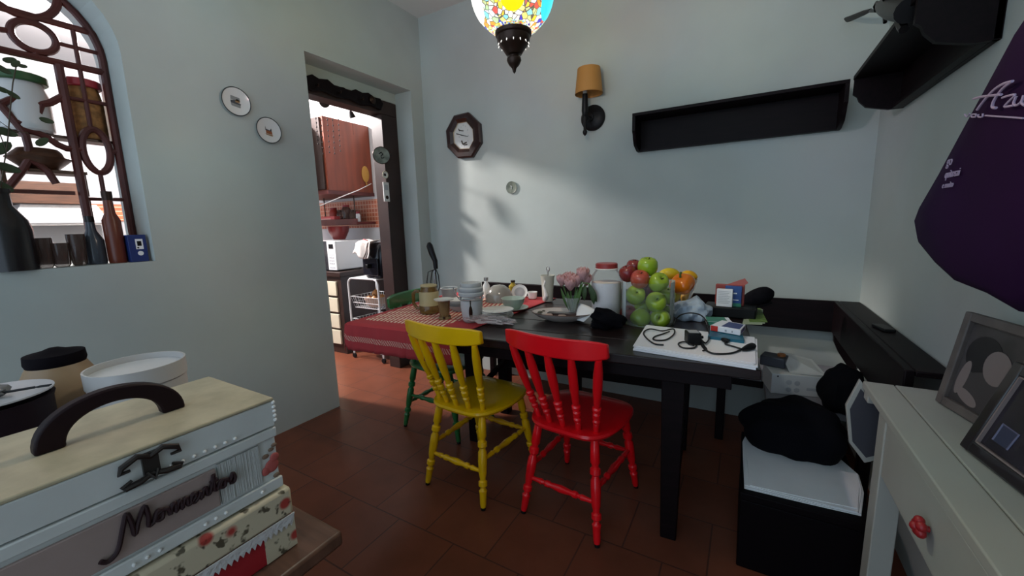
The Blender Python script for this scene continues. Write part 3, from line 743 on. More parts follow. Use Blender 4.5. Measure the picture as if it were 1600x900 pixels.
for x in (-1.8, -.9, -.05): bb_('back_post', darkwood, x - .03, x + .03, 2.79, 2.82, .42, .78)
for x, y in ((-1.82, 2.49), (-.95, 2.49), (-.08, 2.49), (.49, 2.15), (.15, 2.15), (-1.82, 2.77), (.49, 2.77)):
    bb_('leg', darkwood, x - .022, x + .022, y - .022, y + .022, 0, .385)
bb_('seat_rail', darkwood, -1.82, .12, 2.475, 2.495, .345, .385)
o = MB().box(-.02, .02, -.05, .05, 0, .012).build('small_black_remote', black, loc=at_z(1364, 513, .801), rotz=.2, bevel=.003)
o.location = (.505, at_z(1364, 513, .801).y, .8005)
tag(o, 'small flat black gadget lying on top of the right bench back', 'gadget')

# ------------------------------------------------------------------ wall shelves with curved ends
def wall_shelf(label, L, D, loc, rot, H):
    t = thing('wall_shelf', label, 'shelf', loc, rot)
    # local: x along wall (0..L), y 0 at wall, front at -D, z 0 at bottom of the back board
    MB().box(0, L, -D, -.001, H - .018, H).build('plank', darkwood, t, bevel=.002)
    MB().box(0, L, -.018, -.001, 0, H - .018).build('back_board', darkwood, t, bevel=.002)
    og = [(-.001, 0), (-D * .28, 0), (-D * .5, .012 * H / .2), (-D * .72, H * .13), (-D * .86, H * .30), (-D * .90, H * .42), (-D * .985, H * .50), (-D + .003, H * .8), (-D + .003, H - .018), (-.001, H - .018)]
    for x in (0, L - .018):
        MB().prism(og, x, x + .018, MYZ).build('bracket', darkwood, t)
    MB().box(.02, L - .02, -.042, -.019, .0, .012).build('lower_rail', darkwood, t)
    return t
zs = at_y(998, 238.5, 2.84).z
DB = .18
H1 = at_y(989, 177, YB - DB).z - zs
wall_shelf('long black wooden wall shelf on the back wall right of the sconce', 1.052, DB, (-.655, 2.84, zs), 0, H1)
z2 = at_x(1480, 117, XR - .01).z
wall_shelf('black wooden wall shelf on the right wall above the bench, near the purple bag', .80, DB, (XR, 2.455, z2), R(-90), at_x(1372, 68, XR - DB).z - z2)
# hand grinder clamped to the right shelf
iron = mat('black_iron', (0.015, 0.013, 0.013), 0.4, metal=.5)
X0 = .375
def gq(x, y): return at_x(x, y, X0)
g0 = gq(1402, 14)
t = thing('hand_grinder', 'black iron hand crank grinder clamped on the right wall shelf', 'grinder', g0)
def gr(x, y): return gq(x, y) - g0
MB().tube([gr(1376, 8), gr(1386, 9), gr(1400, 12), gr(1420, 16)], [.016, .03, .036, .034], 14).build('body', iron, t)
MB().tube([gr(1398, -8), gr(1396, -28), gr(1395, -34)], [.03, .045, .05], 14).build('hopper', iron, t)
MB().tube([gr(1376, 8), gr(1370, 4), gr(1367, 10), gr(1369, 17), gr(1360, 17)], .006, 8).build('crank', iron, t)
MB().tube([gr(1360, 16), gr(1350, 20), gr(1336, 26), gr(1326, 30), gr(1321, 29)], [.006, .010, .012, .013, .006], 10).build('handle', darkwood, t)
MB().tube([gr(1381, 2), gr(1383, 35)], .006, 8).build('clamp_screw', iron, t)
MB().tube([gr(1402, 14), gr(1409, 40), gr(1412, 46)], [.016, .014, .012], 8).build('clamp_arm', iron, t)

# ------------------------------------------------------------------ clock
YC = 2.80
vo = [(450, 132), (615, 290), (635, 560), (510, 770), (310, 785), (160, 630), (137, 395), (250, 180)]
vi = [(425, 262), (515, 370), (525, 530), (465, 650), (330, 655), (248, 570), (240, 420), (300, 285)]
tow = lambda p, Y: at_y(680 + p[0] / 9, 160 + p[1] / 9, Y)
cc = sum((tow(p, YC) for p in vo), Vector()) / 8
t = thing('wall_clock', 'octagonal dark wooden wall clock with a white face', 'clock', (cc.x, 2.839, cc.z))
fo = [tow(p, YC) - Vector((cc.x, 0, cc.z)) for p in vo]; fi = [tow(p, YC + .008) - Vector((cc.x, 0, cc.z)) for p in vi]
v = []; f = []
rings = [([Vector((p.x, 0, p.z)) for p in fo], 0.0), (fo, -.028), ([p * .93 for p in fo], -.038), ([a.lerp(c, .62) for a, c in zip(fo, fi)], -.034), (fi, -.018), (fi, -.004)]
for ps, y in rings: v += [(p.x, y, p.z) for p in ps]
for i in range(5):
    for k in range(8): f.append((i * 8 + k, i * 8 + (k + 1) % 8, (i + 1) * 8 + (k + 1) % 8, (i + 1) * 8 + k))
f.append(tuple(range(8)))
MB().add(v, f).build('frame', mat('clock_wood', (0.035, 0.013, 0.011), .3, var=.4, scale=12, coat=.3), t, angle=20)
MB().add([(p.x, -.010, p.z) for p in fi] + [(p.x, -.003, p.z) for p in fi], [tuple(range(8)), tuple(reversed(range(8, 16)))] + [(k, (k + 1) % 8, 8 + (k + 1) % 8, 8 + k) for k in range(8)]).build('face', porcelain, t, smooth=False)
MB().tube([(p.x * .985, -.0155, p.z * .985) for p in fi], .003, 6, closed=True).build('bezel', mat('brass', (.45, .33, .2), .3, metal=.7), t)
fc = sum(fi, Vector()) / 8
def cq(x, y, yy=-.014): p = tow((x, y), 2.826) - Vector((cc.x, 0, cc.z)); return Vector((p.x, yy, p.z))
MB().tube([cq(378, 462), cq(300, 440)], .0035, 6).build('hand', black, t)
MB().tube([cq(378, 462), cq(460, 480)], .0025, 6).build('hand', black, t)
w = MB()
for pts, r in (([(330, 385), (350, 395), (395, 400)], .0045), ([(325, 370), (335, 400)], .003), ([(370, 540), (385, 585)], .006), ([(385, 590), (440, 560)], .0055), ([(400, 600), (450, 590)], .004)):
    w.tube([cq(*p, -.011) for p in pts], r, 6)
w.build('painted_birds', mat('bird_grey', (.08, .06, .05), .6), t)
w = MB()
for k in range(12):
    a = 2 * PI * k / 12; q = fc * 0 + Vector((fc.x + .047 * math.sin(a), -.011, fc.z + .085 * math.cos(a)))
    w.box(q.x - .002, q.x + .002, -.0115, -.010, q.z - .005, q.z + .005)
w.build('hour_marks', greym, t)
lo = [cq(330, 662, -.012), cq(462, 655, -.012), cq(448, 690, -.02), cq(300, 715, -.02)]
MB().add([tuple(p) for p in lo] + [(p.x, p.y + .003, p.z) for p in lo], [(0, 1, 2, 3), (7, 6, 5, 4), (0, 4, 5, 1), (1, 5, 6, 2), (2, 6, 7, 3), (3, 7, 4, 0)]).build('lower_panel', mat('clock_panel', (.25, .2, .15), .4), t, smooth=False)

# small medallion on the back wall
p = at_y(799, 293, 2.83); r = 9.5 * mpp(p)
t = thing('wall_medallion', 'tiny round sage green plate hanging on the back wall below the clock', 'plate', (p.x, 2.839, p.z))
MB().lathe([(r * .6, 0), (r, .007), (r, .011), (r * .7, .007), (.001, .007)], 24, RX(PI / 2)).build('dish', sage, t)
MB().tube([(-.008, -.009, .012), (.006, -.009, .008), (-.002, -.009, -.004), (.004, -.009, -.013)], .003, 6).build('motif', milky, t)

# ------------------------------------------------------------------ wall sconce
p = at_y(926, 184, 2.825); k = mpp(p)
t = thing('wall_sconce', 'black wall sconce with an orange brown shade on the back wall', 'lamp', (p.x, 2.839, p.z))
MB().lathe([(.085, 0), (.085, .012), (.072, .022), (.05, .026), (.02, .04), (.018, .05)], 28, RX(PI / 2)).build('backplate', black, t)
AY = -.105
s0 = at_y(914, 168, 2.839 + AY) - t.location
MB().tube([(0, -.03, -.01), (-.012, -.07, -.02), (s0.x, AY, -.0), (s0.x, AY, s0.z - .02), (s0.x, AY, s0.z + .085)], [.016, .016, .018, .023, .018], 12).build('arm', black, t)
b0 = at_y(914, 205, 2.839 + AY) - t.location
MB().lathe([(.002, b0.z - .03), (.012, b0.z - .02), (.016, b0.z - .005), (.01, b0.z + .01), (.015, -.0)], 14, T(s0.x, AY, 0)).build('finial', black, t)
sb, st = at_y(920, 149, 2.839 + AY) - t.location, at_y(920, 107, 2.839 + AY) - t.location
rb, rt_ = 21.5 * k * .96, 17.5 * k * .96
zb_, zt2 = sb.z + .008, st.z
MB().lathe([(rb, zb_), (rt_, zt2), (rt_ - .004, zt2), (rb - .004, zb_)], 32, T(sb.x, AY, 0), cap=False).build('shade', mat('shade_orange', (0.50, 0.24, 0.06), .6, var=.15, scale=5, stretch=(1, 1, .3)), t)
MB().lathe([(.012, s0.z + .086), (.016, s0.z + .10), (.010, s0.z + .13), (.001, s0.z + .145)], 12, T(s0.x, AY, 0)).build('bulb', milky, t)

# ------------------------------------------------------------------ mosaic pendant lamp
lp_ = CAM + ray(802, 48) * 1.36; kx = mpp(lp_)
LZ = lambda y: (lambda d: CAM.z + d.z * math.hypot(lp_.x, lp_.y) / math.hypot(d.x, d.y))(ray(802, y))
gr_ = 64.5 * kx; gz = LZ(-13)
t = thing('mosaic_lamp', 'lit mosaic glass globe pendant lamp with a dark bronze finial', 'lamp', (lp_.x, lp_.y, LZ(114)))
lz = t.location.z
gm, nt, b = node_mat('mosaic_glass')
tc = nt.nodes.new('ShaderNodeTexCoord')
vo1 = nt.nodes.new('ShaderNodeTexVoronoi'); vo1.inputs['Scale'].default_value = 62
vo2 = nt.nodes.new('ShaderNodeTexVoronoi'); vo2.inputs['Scale'].default_value = 190
ve = nt.nodes.new('ShaderNodeTexVoronoi'); ve.feature = 'DISTANCE_TO_EDGE'; ve.inputs['Scale'].default_value = 62
sp = nt.nodes.new('ShaderNodeSeparateXYZ'); nt.links.new(tc.outputs['Object'], sp.inputs[0])
for n_ in (vo1, vo2, ve): nt.links.new(tc.outputs['Object'], n_.inputs['Vector'])
def ramp(src):
    s = nt.nodes.new('ShaderNodeSeparateColor'); nt.links.new(src.outputs['Color'], s.inputs[0])
    rp = nt.nodes.new('ShaderNodeValToRGB'); rp.color_ramp.interpolation = 'CONSTANT'
    cols = [(1, .9, .75), (.9, .55, .05), (.25, .65, .75), (.95, .75, .2), (.75, .1, .08), (.9, .95, 1), (.08, .06, .5), (.5, .6, .3), (.9, .3, .05), (1, .95, .85)]
    while len(rp.color_ramp.elements) < len(cols): rp.color_ramp.elements.new(0.5)
    for i, c in enumerate(cols): rp.color_ramp.elements[i].position = i / len(cols); rp.color_ramp.elements[i].color = (*c, 1)
    nt.links.new(s.outputs[0], rp.inputs[0]); return rp.outputs[0]
low = nt.nodes.new('ShaderNodeMath'); low.operation = 'LESS_THAN'; low.inputs[1].default_value = gz - lz - .85 * gr_; nt.links.new(sp.outputs[2], low.inputs[0])
mx = nt.nodes.new('ShaderNodeMixRGB'); nt.links.new(low.outputs[0], mx.inputs[0]); nt.links.new(ramp(vo1), mx.inputs[1]); nt.links.new(ramp(vo2), mx.inputs[2])
ed = nt.nodes.new('ShaderNodeMath'); ed.operation = 'GREATER_THAN'; ed.inputs[1].default_value = .06; nt.links.new(ve.outputs['Distance'], ed.inputs[0])
mm_ = nt.nodes.new('ShaderNodeMath'); mm_.operation = 'MAXIMUM'; nt.links.new(ed.outputs[0], mm_.inputs[0]); nt.links.new(low.outputs[0], mm_.inputs[1])
m2 = nt.nodes.new('ShaderNodeMixRGB'); m2.inputs[1].default_value = (.12, .10, .08, 1); nt.links.new(mm_.outputs[0], m2.inputs[0]); nt.links.new(mx.outputs[0], m2.inputs[2])
b.inputs['Base Color'].default_value = (.01, .01, .01, 1); nt.links.new(m2.outputs[0], b.inputs['Emission Color']); b.inputs['Emission Strength'].default_value = LAMP_E; b.inputs['Roughness'].default_value = .2
trn = nt.nodes.new('ShaderNodeBsdfTransparent'); msx = nt.nodes.new('ShaderNodeMixShader'); msx.inputs[0].default_value = .3
nt.links.new(m2.outputs[0], trn.inputs[0]); nt.links.new(b.outputs[0], msx.inputs[1]); nt.links.new(trn.outputs[0], msx.inputs[2]); nt.links.new(msx.outputs[0], nt.nodes['Material Output'].inputs[0])
nr = 27 * kx; a0 = math.asin(nr / gr_)
prof = [(gr_ * math.sin(a0 + (PI - 2 * a0) * i / 28), -gr_ * math.cos(a0 + (PI - 2 * a0) * i / 28) + gz - lz) for i in range(29)]
MB().lathe(prof, 48).build('globe', gm, t)
az = math.atan2(-lp_.y, -lp_.x)
yel_e = mat('mosaic_yellow', (.01, .01, .01), .2, emis=(1, .66, .005), estr=LAMP_E); cya_e = mat('mosaic_cyan', (.01, .01, .01), .2, emis=(.05, .65, .8), estr=LAMP_E); whi_e = mat('mosaic_white', (.01, .01, .01), .2, emis=(1, .98, .92), estr=LAMP_E)
for i, (da, mm2) in enumerate([(0, yel_e), (1.32, cya_e), (-1.36, whi_e), (2.5, yel_e), (-2.5, cya_e)]):
    M = T(0, 0, gz - lz) @ RZ(az + da) @ RY(PI / 2 + (.56 if i == 0 else .35))
    sr = gr_ * 1.004; al = .27 if i == 0 else .44
    MB().lathe([(sr * math.sin(al * (1 - j / 6)) + .0002, sr * math.cos(al * (1 - j / 6))) for j in range(7)], 32, M).build('mosaic_medallion', mm2, t)
def pz(y): return LZ(y) - lz
MB().lathe([(29 * kx, pz(46)), (28.5 * kx, pz(55)), (27.5 * kx, pz(57)), (26 * kx, pz(58)), (25.5 * kx, pz(65)), (22 * kx, pz(72)), (18 * kx, pz(76)), (14 * kx, pz(83)), (12 * kx, pz(86)), (8 * kx, pz(87)), (7 * kx, pz(89)), (11 * kx, pz(91)), (11.5 * kx, pz(95)), (8 * kx, pz(102)), (3.5 * kx, pz(107)), (2.5 * kx, pz(112)), (.5 * kx, pz(115))], 30).build('finial', bronze, t)
for k_ in range(14):
    a = az + 2 * PI * k_ / 14
    MB().ball(T(23.5 * kx * math.cos(a), 23.5 * kx * math.sin(a), pz(69)) @ RZ(a) @ RY(-.45) @ SCL(.0016, .0016, .008), 8, 6).build('light_slot', whi_e, t)
top = gz - lz + gr_
MB().lathe([(.062, top - .02), (.05, top), (.03, top + .03), (.012, top + .05), (.006, top + .07)], 24).build('top_cap', bronze, t)
MB().tube([(0, 0, top + .06), (0, 0, ZC - .03 - lz)], .004, 8).build('chain', bronze, t)
MB().lathe([(.02, ZC - .04 - lz), (.055, ZC - .02 - lz), (.06, ZC - .001 - lz)], 24).build('ceiling_rose', bronze, t)

# ------------------------------------------------------------------ plates on the left wall
def wplate(label, px, py, hpx, pic):
    p = at_x(px, py, XL + .008); r = hpx / 2 * mpp(p) * .97
    t = thing('wall_plate', label, 'plate', (XL + .001, p.y, p.z), group='decorative plates on the left wall')
    MB().lathe([(r * .6, 0), (r * .65, .006), (r, .016), (r, .019), (r * .66, .011), (.001, .010)], 36, RY(PI / 2)).build('plate', porcelain, t)
    MB().tube([(.018, r * math.cos(a * PI / 20), r * math.sin(a * PI / 20)) for a in range(40)], .0028, 6, closed=True).build('rim', mat('rim_grey', (.05, .055, .055), .4), t)
    pm = MB(); pic(pm, r)
    for nm, m_, pts in pic(None, r):
        MB().prism([(a * r, c * r) for a, c in pts], .0105, .0118, MYZ).build(nm, m_, t, smooth=False)
    return t
og_ = mat('paint_ochre', (.30, .18, .08), .6); gn = mat('paint_slate', (.06, .065, .075), .6); gp_ = mat('paint_grey', (.25, .26, .25), .6); rd = mat('paint_rust', (.28, .09, .03), .6)
def pic1(pm, r): return [('motif_sky', gp_, [(-.36, .12), (.30, .05), (.28, .30), (-.34, .40)]), ('motif_house', og_, [(-.05, -.05), (.26, -.08), (.26, .12), (.1, .2), (-.05, .1)]), ('motif_trees', gn, [(-.38, .06), (-.05, .1), (-.05, -.05), (.34, -.12), (.30, -.22), (-.36, -.12)]), ('motif_ground', gp_, [(-.36, -.12), (.3, -.22), (.28, -.42), (-.34, -.32)])] if pm is None else []
def pic2(pm, r): return [('motif_roof', gn, [(-.2, .1), (.1, .02), (.22, .18), (.26, .02), (.24, -.05), (-.25, .0), (-.24, .3)]), ('motif_wall', rd, [(-.22, 0), (.26, -.06), (.28, -.3), (-.2, -.24)]), ('motif_ground', og_, [(-.28, -.26), (.32, -.34), (.3, -.44), (-.2, -.36)])] if pm is None else []
wplate('upper left white wall plate with a grey rim and a landscape picture', 368, 159, 43, pic1)
wplate('lower right white wall plate with a grey rim and a small house picture', 419, 204, 39, pic2)

# ------------------------------------------------------------------ things on the table
ZCL = ZT + .0055
class Spot:
    def __init__(s, px, py, z=ZT):
        s.p = at_z(px, py, z); s.p.z = z + .0008; s.k = mpp(s.p)
    def h(s, y, px):  # height above the base of the photo row y
        return at_y(px, y, s.p.y).z - s.p.z
def arc(cx, cz, r, a0, a1, n, y=0):
    return [(cx + r * math.cos(a0 + (a1 - a0) * i / n), y, cz + r * math.sin(a0 + (a1 - a0) * i / n)) for i in range(n + 1)]

# amber jug
amber = glassy('amber_glass', (0.16, 0.085, 0.02), .06, .72); beige = mat('beige_plastic', (0.42, 0.36, 0.20), .4)
S = Spot(672, 489, ZCL); k = S.k; H = S.h(446, 672)
t = thing('amber_jug', 'amber brown mug shaped jug with a beige band on the checked cloth', 'jug', S.p, R(25))
r = 15.5 * k
MB().lathe([(r * .9, 0), (r, .006), (r * 1.02, H * .28), (r * .98, H * .30), (r * .95, H * .8), (r * .80, H * .87), (r * .80, H)], 26).build('body', amber, t)
MB().lathe([(r * 1.0, H * .30), (r * .97, H * .80)], 26, cap=False).build('band', beige, t)
MB().lathe([(r * .83, H * .97), (r * .83, H * 1.02), (r * .6, H * 1.04)], 26).build('lid', beige, t)
MB().tube([(-r * .9, 0, H * .78), (-r * 1.35, 0, H * .80), (-r * 1.62, 0, H * .7), (-r * 1.62, 0, H * .35), (-r * 1.3, 0, H * .18), (-r * .95, 0, H * .16)], .010, 8).build('handle', amber, t)

# footed amber glass with saucer
S = Spot(695, 498, ZCL); k = S.k; H = S.h(468, 695)
t = thing('amber_cup', 'small amber footed glass topped with a pale saucer, in front of the jug', 'glass', S.p)
r = 10 * k
MB().lathe([(r * 1.0, 0), (r * 1.0, .004), (r * .75, .012), (r * .8, H * .3), (r * .95, H * .95), (r * .9, H * .95), (r * .7, H * .3), (r * .5, .016)], 20).build('cup', glassy('pale_amber', (.30, .2, .09), .06, .5), t)
MB().lathe([(r * .6, H * .96), (r * 1.5, H * .99), (r * 1.55, H * 1.03), (r * 1.45, H * 1.03), (r * .6, H * 1.0)], 24).build('saucer', porcelain, t)
for a in range(3):
    MB().ball(T(r * .8 * math.cos(a * 2.1 - 1), r * .8 * math.sin(a * 2.1 - 1), .009) @ SCL(.008, .008, .008), 8, 6).build('foot', bronze, t)

# grey enamel cup
S = Spot(703, 478, ZCL); k = S.k; H = S.h(450, 703); r = 12 * k
t = thing('grey_cup', 'grey cup with a wide white rim behind the amber jug', 'cup', S.p)
MB().lathe([(r * .7, 0), (r * .8, .01), (r, H * .9), (r * 1.08, H), (r * 1.0, H), (r * .8, H * .5), (r * .6, .01)], 24).build('cup', greym, t)
MB().tube([(r * 1.05 * math.cos(a * PI / 14), r * 1.05 * math.sin(a * PI / 14), H) for a in range(28)], .004, 6, closed=True).build('rim', porcelain, t)
# bowls stack (blue-grey / white)
def stack(px, pyb, wpx, n, step, label0, mm, nm='stacked_plate', grp='plates', cat='plate', prof=None, z=ZCL):
    S = Spot(px, pyb, z); r = wpx / 2 * S.k
    for i in range(n):
        o = MB().lathe(prof(r) if prof else [(r * .55, 0), (r * .6, .003), (r, .014), (r, .017), (r * .6, .007), (.001, .006)], 28).build(nm, mm if not isinstance(mm, list) else mm[i], loc=(S.p.x + .004 * math.sin(i * 2), S.p.y, S.p.z + i * step))
        words = ['lowest', 'second from the bottom', 'middle', 'fourth', 'fifth'][:n]; words[-1] = 'topmost'
        if i == n - 1: w_ = 'topmost'
        else: w_ = words[i]
        tag(o, w_ + ' ' + label0, cat, grp)
    return S
bowlp = lambda r: [(r * .5, 0), (r * .55, .004), (r * .9, .022), (r, .034), (r * .96, .034), (r * .85, .022), (r * .3, .008)]
stack(718, 485, 36, 3, .016, 'blue grey bowl of the short stack beside the glass jar', [greym, mat('blue_grey', (.28, .32, .34), .3), porcelain], 'stacked_bowl', 'bowls stacked left of the glass jar', 'bowl', bowlp)
# clamp jar
S = Spot(738, 502, ZCL); k = S.k; H = S.h(441, 738); r = 17 * k
t = thing('clamp_jar', 'tall clear jar with a grey ridged lid, wire clamp and milky contents', 'jar', S.p, R(30))
MB().lathe([(r * .75, 0), (r * .85, .006), (r * .98, H * .3), (r * 1.05, H * .62), (r * .98, H * .68)], 28).build('body', clear2, t)
MB().lathe([(r * .72, .004), (r * .82, .008), (r * .95, H * .3), (r * .99, H * .55)], 28).build('contents', mat('milky_food', (.70, .67, .67), .7), t)
MB().lathe([(r * 1.08, H * .66), (r * 1.16, H * .68), (r * 1.16, H * .74), (r * 1.05, H * .77), (r * 1.12, H * .80), (r * 1.1, H * .86), (r * .95, H * .89), (r * .98, H * .93), (r * .9, H * .99), (r * .4, H)], 28).build('lid', mat('lid_grey', (.40, .42, .44), .25), t)
MB().tube([(r * 1.15 * math.cos(a * PI / 14), r * 1.15 * math.sin(a * PI / 14), H * .60) for a in range(28)], .0025, 6, closed=True).build('clamp_wire', steel, t)
MB().tube([(-r * 1.15, 0, H * .60), (-r * 1.5, 0, H * .72), (-r * 1.6, 0, H * .88)], .003, 6).build('clamp_lever', steel, t)
MB().ball(T(.0 * r, -r * .98, H * .28) @ RX(.08) @ SCL(.009, .003, .036), 12, 8).build('spoon', bronze, t)
MB().tube([(0, -r * .96, H * .4), (0, -r * 1.02, H * .6)], .003, 6).build('spoon_handle', bronze, t)
# curved grey cover leaning behind
S = Spot(722, 474, ZCL)
t = thing('curved_cover', 'grey curved plastic cover standing behind the glass jar', 'cover', (S.p.x, S.p.y + .09, ZCL), R(-30))
pts = [(-.095, 0), (-.095, .02), (-.08, .05), (-.05, .078), (0, .10), (.06, .112), (.105, .115), (.105, .09), (.105, 0)]
MB().prism(pts, -.02, .02, RX(PI / 2)).build('shell', greym, t, bevel=.004)
MB().tube([(x, -.022, z + .002) for x, z in pts[1:7]], .004, 6).build('edge', porcelain, t)
# black utensil behind the jug
S = Spot(677, 474, ZCL); kk = S.k
t = thing('whisk', 'black handled wire whisk standing upright behind the amber jug', 'utensil', (S.p.x + .02, S.p.y + .04, ZCL))
H = at_y(672, 379, t.location.y).z - ZCL
def ux(x, y): q = at_y(x, y, t.location.y); return Vector((q.x - t.location.x, 0, q.z - t.location.z))
MB().tube([ux(681, 420), ux(680, 408), ux(675, 396), ux(671, 384), ux(670, 379)], [.014, .016, .020, .021, .010], 12).build('handle', black, t)
MB().lathe([(.05, 0), (.05, .01), (.02, .02), (.016, .05)], 18, T(ux(678, 470).x, 0, 0)).build('stand', black, t)
MB().tube([ux(679, 422), ux(679, 445), (ux(678, 470).x, 0, .045)], .005, 8).build('stem', steel, t)
for a, b2 in ((667, 687), (673, 683)):
    MB().tube([ux(679, 421), ux(a + 2, 425), ux(a, 440), ux(a + 1, 452), ux(a + 4, 462), ux(678, 466), ux(b2 - 4, 462), ux(b2, 448), ux(b2 - 2, 430), ux(680, 418)], .0032, 6).build('wire_loop', black, t)
# silver bottle, grey bowl dish, round mirror dish, yellow thing, small cup
S = Spot(758, 466, ZCL); k = S.k; H = S.h(434, 760); r = 5.5 * k
t = thing('white_bottle', 'slim white bottle standing behind the grey dome bowl', 'bottle', (S.p.x, S.p.y + .02, ZCL))
MB().lathe([(r, 0), (r, H * .6), (r * .5, H * .75), (r * .5, H * .85)], 16).build('body', porcelain, t)
MB().lathe([(r * .65, H * .85), (r * .65, H)], 16).build('cap', steel, t)
S = Spot(780, 470, ZCL); k = S.k
t = thing('glass_bowl', 'grey glass bowl turned upside down behind the plate stack', 'bowl', S.p)
MB().lathe([(22 * k, 0), (21 * k, 9 * k), (17 * k, 18 * k), (9 * k, 24 * k), (.001, 25.5 * k)], 26).build('bowl', mat('grey_glass', (.26, .25, .22), .15, coat=.5), t)
S = Spot(795, 466, ZCL); k = S.k; H = S.h(441, 795)
t = thing('oil_bottle', 'small bottle of yellow oil behind the grey glass bowl', 'bottle', (S.p.x, S.p.y + .06, ZCL))
MB().lathe([(7 * k, 0), (7 * k, H * .7), (3 * k, H * .85), (3 * k, H * .95)], 16).build('body', mat('oil_yellow', (.35, .25, .03), .2, coat=.5), t)
MB().lathe([(3.6 * k, H * .93), (3.6 * k, H * 1.05)], 12).build('cap', bronze, t)
S = Spot(812, 467, ZCL); k = S.k
t = thing('leaning_dish', 'small white rimmed round dish leaning on edge beside the oil bottle', 'dish', (S.p.x, S.p.y, ZCL + 10.5 * k), rot=(R(62), R(0), R(24)))
r = 12.5 * k
MB().lathe([(r * .7, -.006), (r, .002), (r, .008), (r * .78, .002), (.001, .0)], 28).build('dish', porcelain, t)
MB().lathe([(r * .66, .001), (r * .6, .003), (.001, .003)], 28).build('dish_center', greym, t)
S = Spot(832, 467, ZCL); k = S.k
t = thing('white_cup', 'tiny white cup beside the leaning dish', 'cup', S.p)
MB().lathe([(5 * k, 0), (6.5 * k, .004), (8 * k, 11 * k), (7 * k, 11 * k), (5 * k, .008)], 20).build('cup', porcelain, t)
MB().tube([(-7 * k, 0, 9 * k), (-11 * k, 0, 8 * k), (-11 * k, 0, 4 * k), (-6.5 * k, 0, 3 * k)], .003, 6).build('handle', porcelain, t)
# plates stack, mint bowl, plastic wrap
pl_ = mat('glass_plate', (.52, .50, .46), .1, coat=.6)
stack(776, 498, 52, 5, .0085, 'clear glass plate of the stack in the middle of the tablecloth', pl_, 'glass_plate', 'glass plates stacked on the tablecloth')
S = Spot(797, 484, ZCL); k = S.k
t = thing('mint_bowl', 'mint green bowl behind the stack of glass plates', 'bowl', (S.p.x + .01, S.p.y + .02, ZCL))
mint = mat('mint', (.42, .52, .45), .3)
MB().lathe([(9 * k, 0), (10 * k, .004), (17 * k, 11 * k), (19 * k, 18 * k), (18 * k, 18 * k), (15 * k, 10 * k), (8 * k, .008)], 26).build('bowl', mint, t)
MB().lathe([(13 * k, 0), (15 * k, .002), (24 * k, .012), (24 * k, .015), (12 * k, .004)], 26, T(.0, 0, -.0006)).build('saucer', mint, t)
S = Spot(765, 508, ZCL); k = S.k
film = glassy('plastic_film', (.8, .72, .72), .12, .22)
o = MB().ball(T(0, 0, .016) @ SCL(44 * k, 13 * k, .017), 28, 14, lambda v: crumple(v, .35, 4.5, .7)).build('plastic_wrap', film, loc=S.p, rotz=TH)
o.location.z += .012
tag(o, 'crumpled clear plastic wrap in front of the glass plates', 'plastic wrap')
# frosted vase
S = Spot(856, 470, ZCL); k = S.k; H = S.h(430, 856); yb_ = 2.50
t = thing('frosted_vase', 'tall frosted glass vase with a swan neck ornament at the back of the table', 'vase', (at_y(856, 468, 2.27).x, 2.27, ZCL))
k = mpp(t.location); H = at_y(856, 430, 2.27).z - ZCL; r = 9.5 * k
fro = mat('frosted_glass', (.50, .50, .42), .35, coat=.3)
MB().lathe([(r * .8, 0), (r * .9, .008), (r * .95, H * .5), (r * 1.1, H * .9), (r * 1.2, H), (r * 1.1, H), (r * .85, H * .5)], 22).build('body', fro, t)
MB().tube([(-r * .1, -r * 1.0, H * .1), (r * .25, -r * 1.15, H * .25), (r * .1, -r * 1.15, H * .45), (-r * .2, -r * 1.1, H * .62), (r * .1, -r * 1.05, H * .82)], [.012, .014, .008, .006, .005], 8).build('swan', porcelain, t)
MB().tube([(r * .1, 0, H * .8), (r * .1, 0, H * 1.2)] , .0035, 6).build('spoon_handle', steel, t)
MB().tube([(r * .1 + .010 * math.cos(a * PI / 8), 0, H * 1.24 + .018 * math.sin(a * PI / 8)) for a in range(16)], .003, 6, closed=True).build('ring', steel, t)
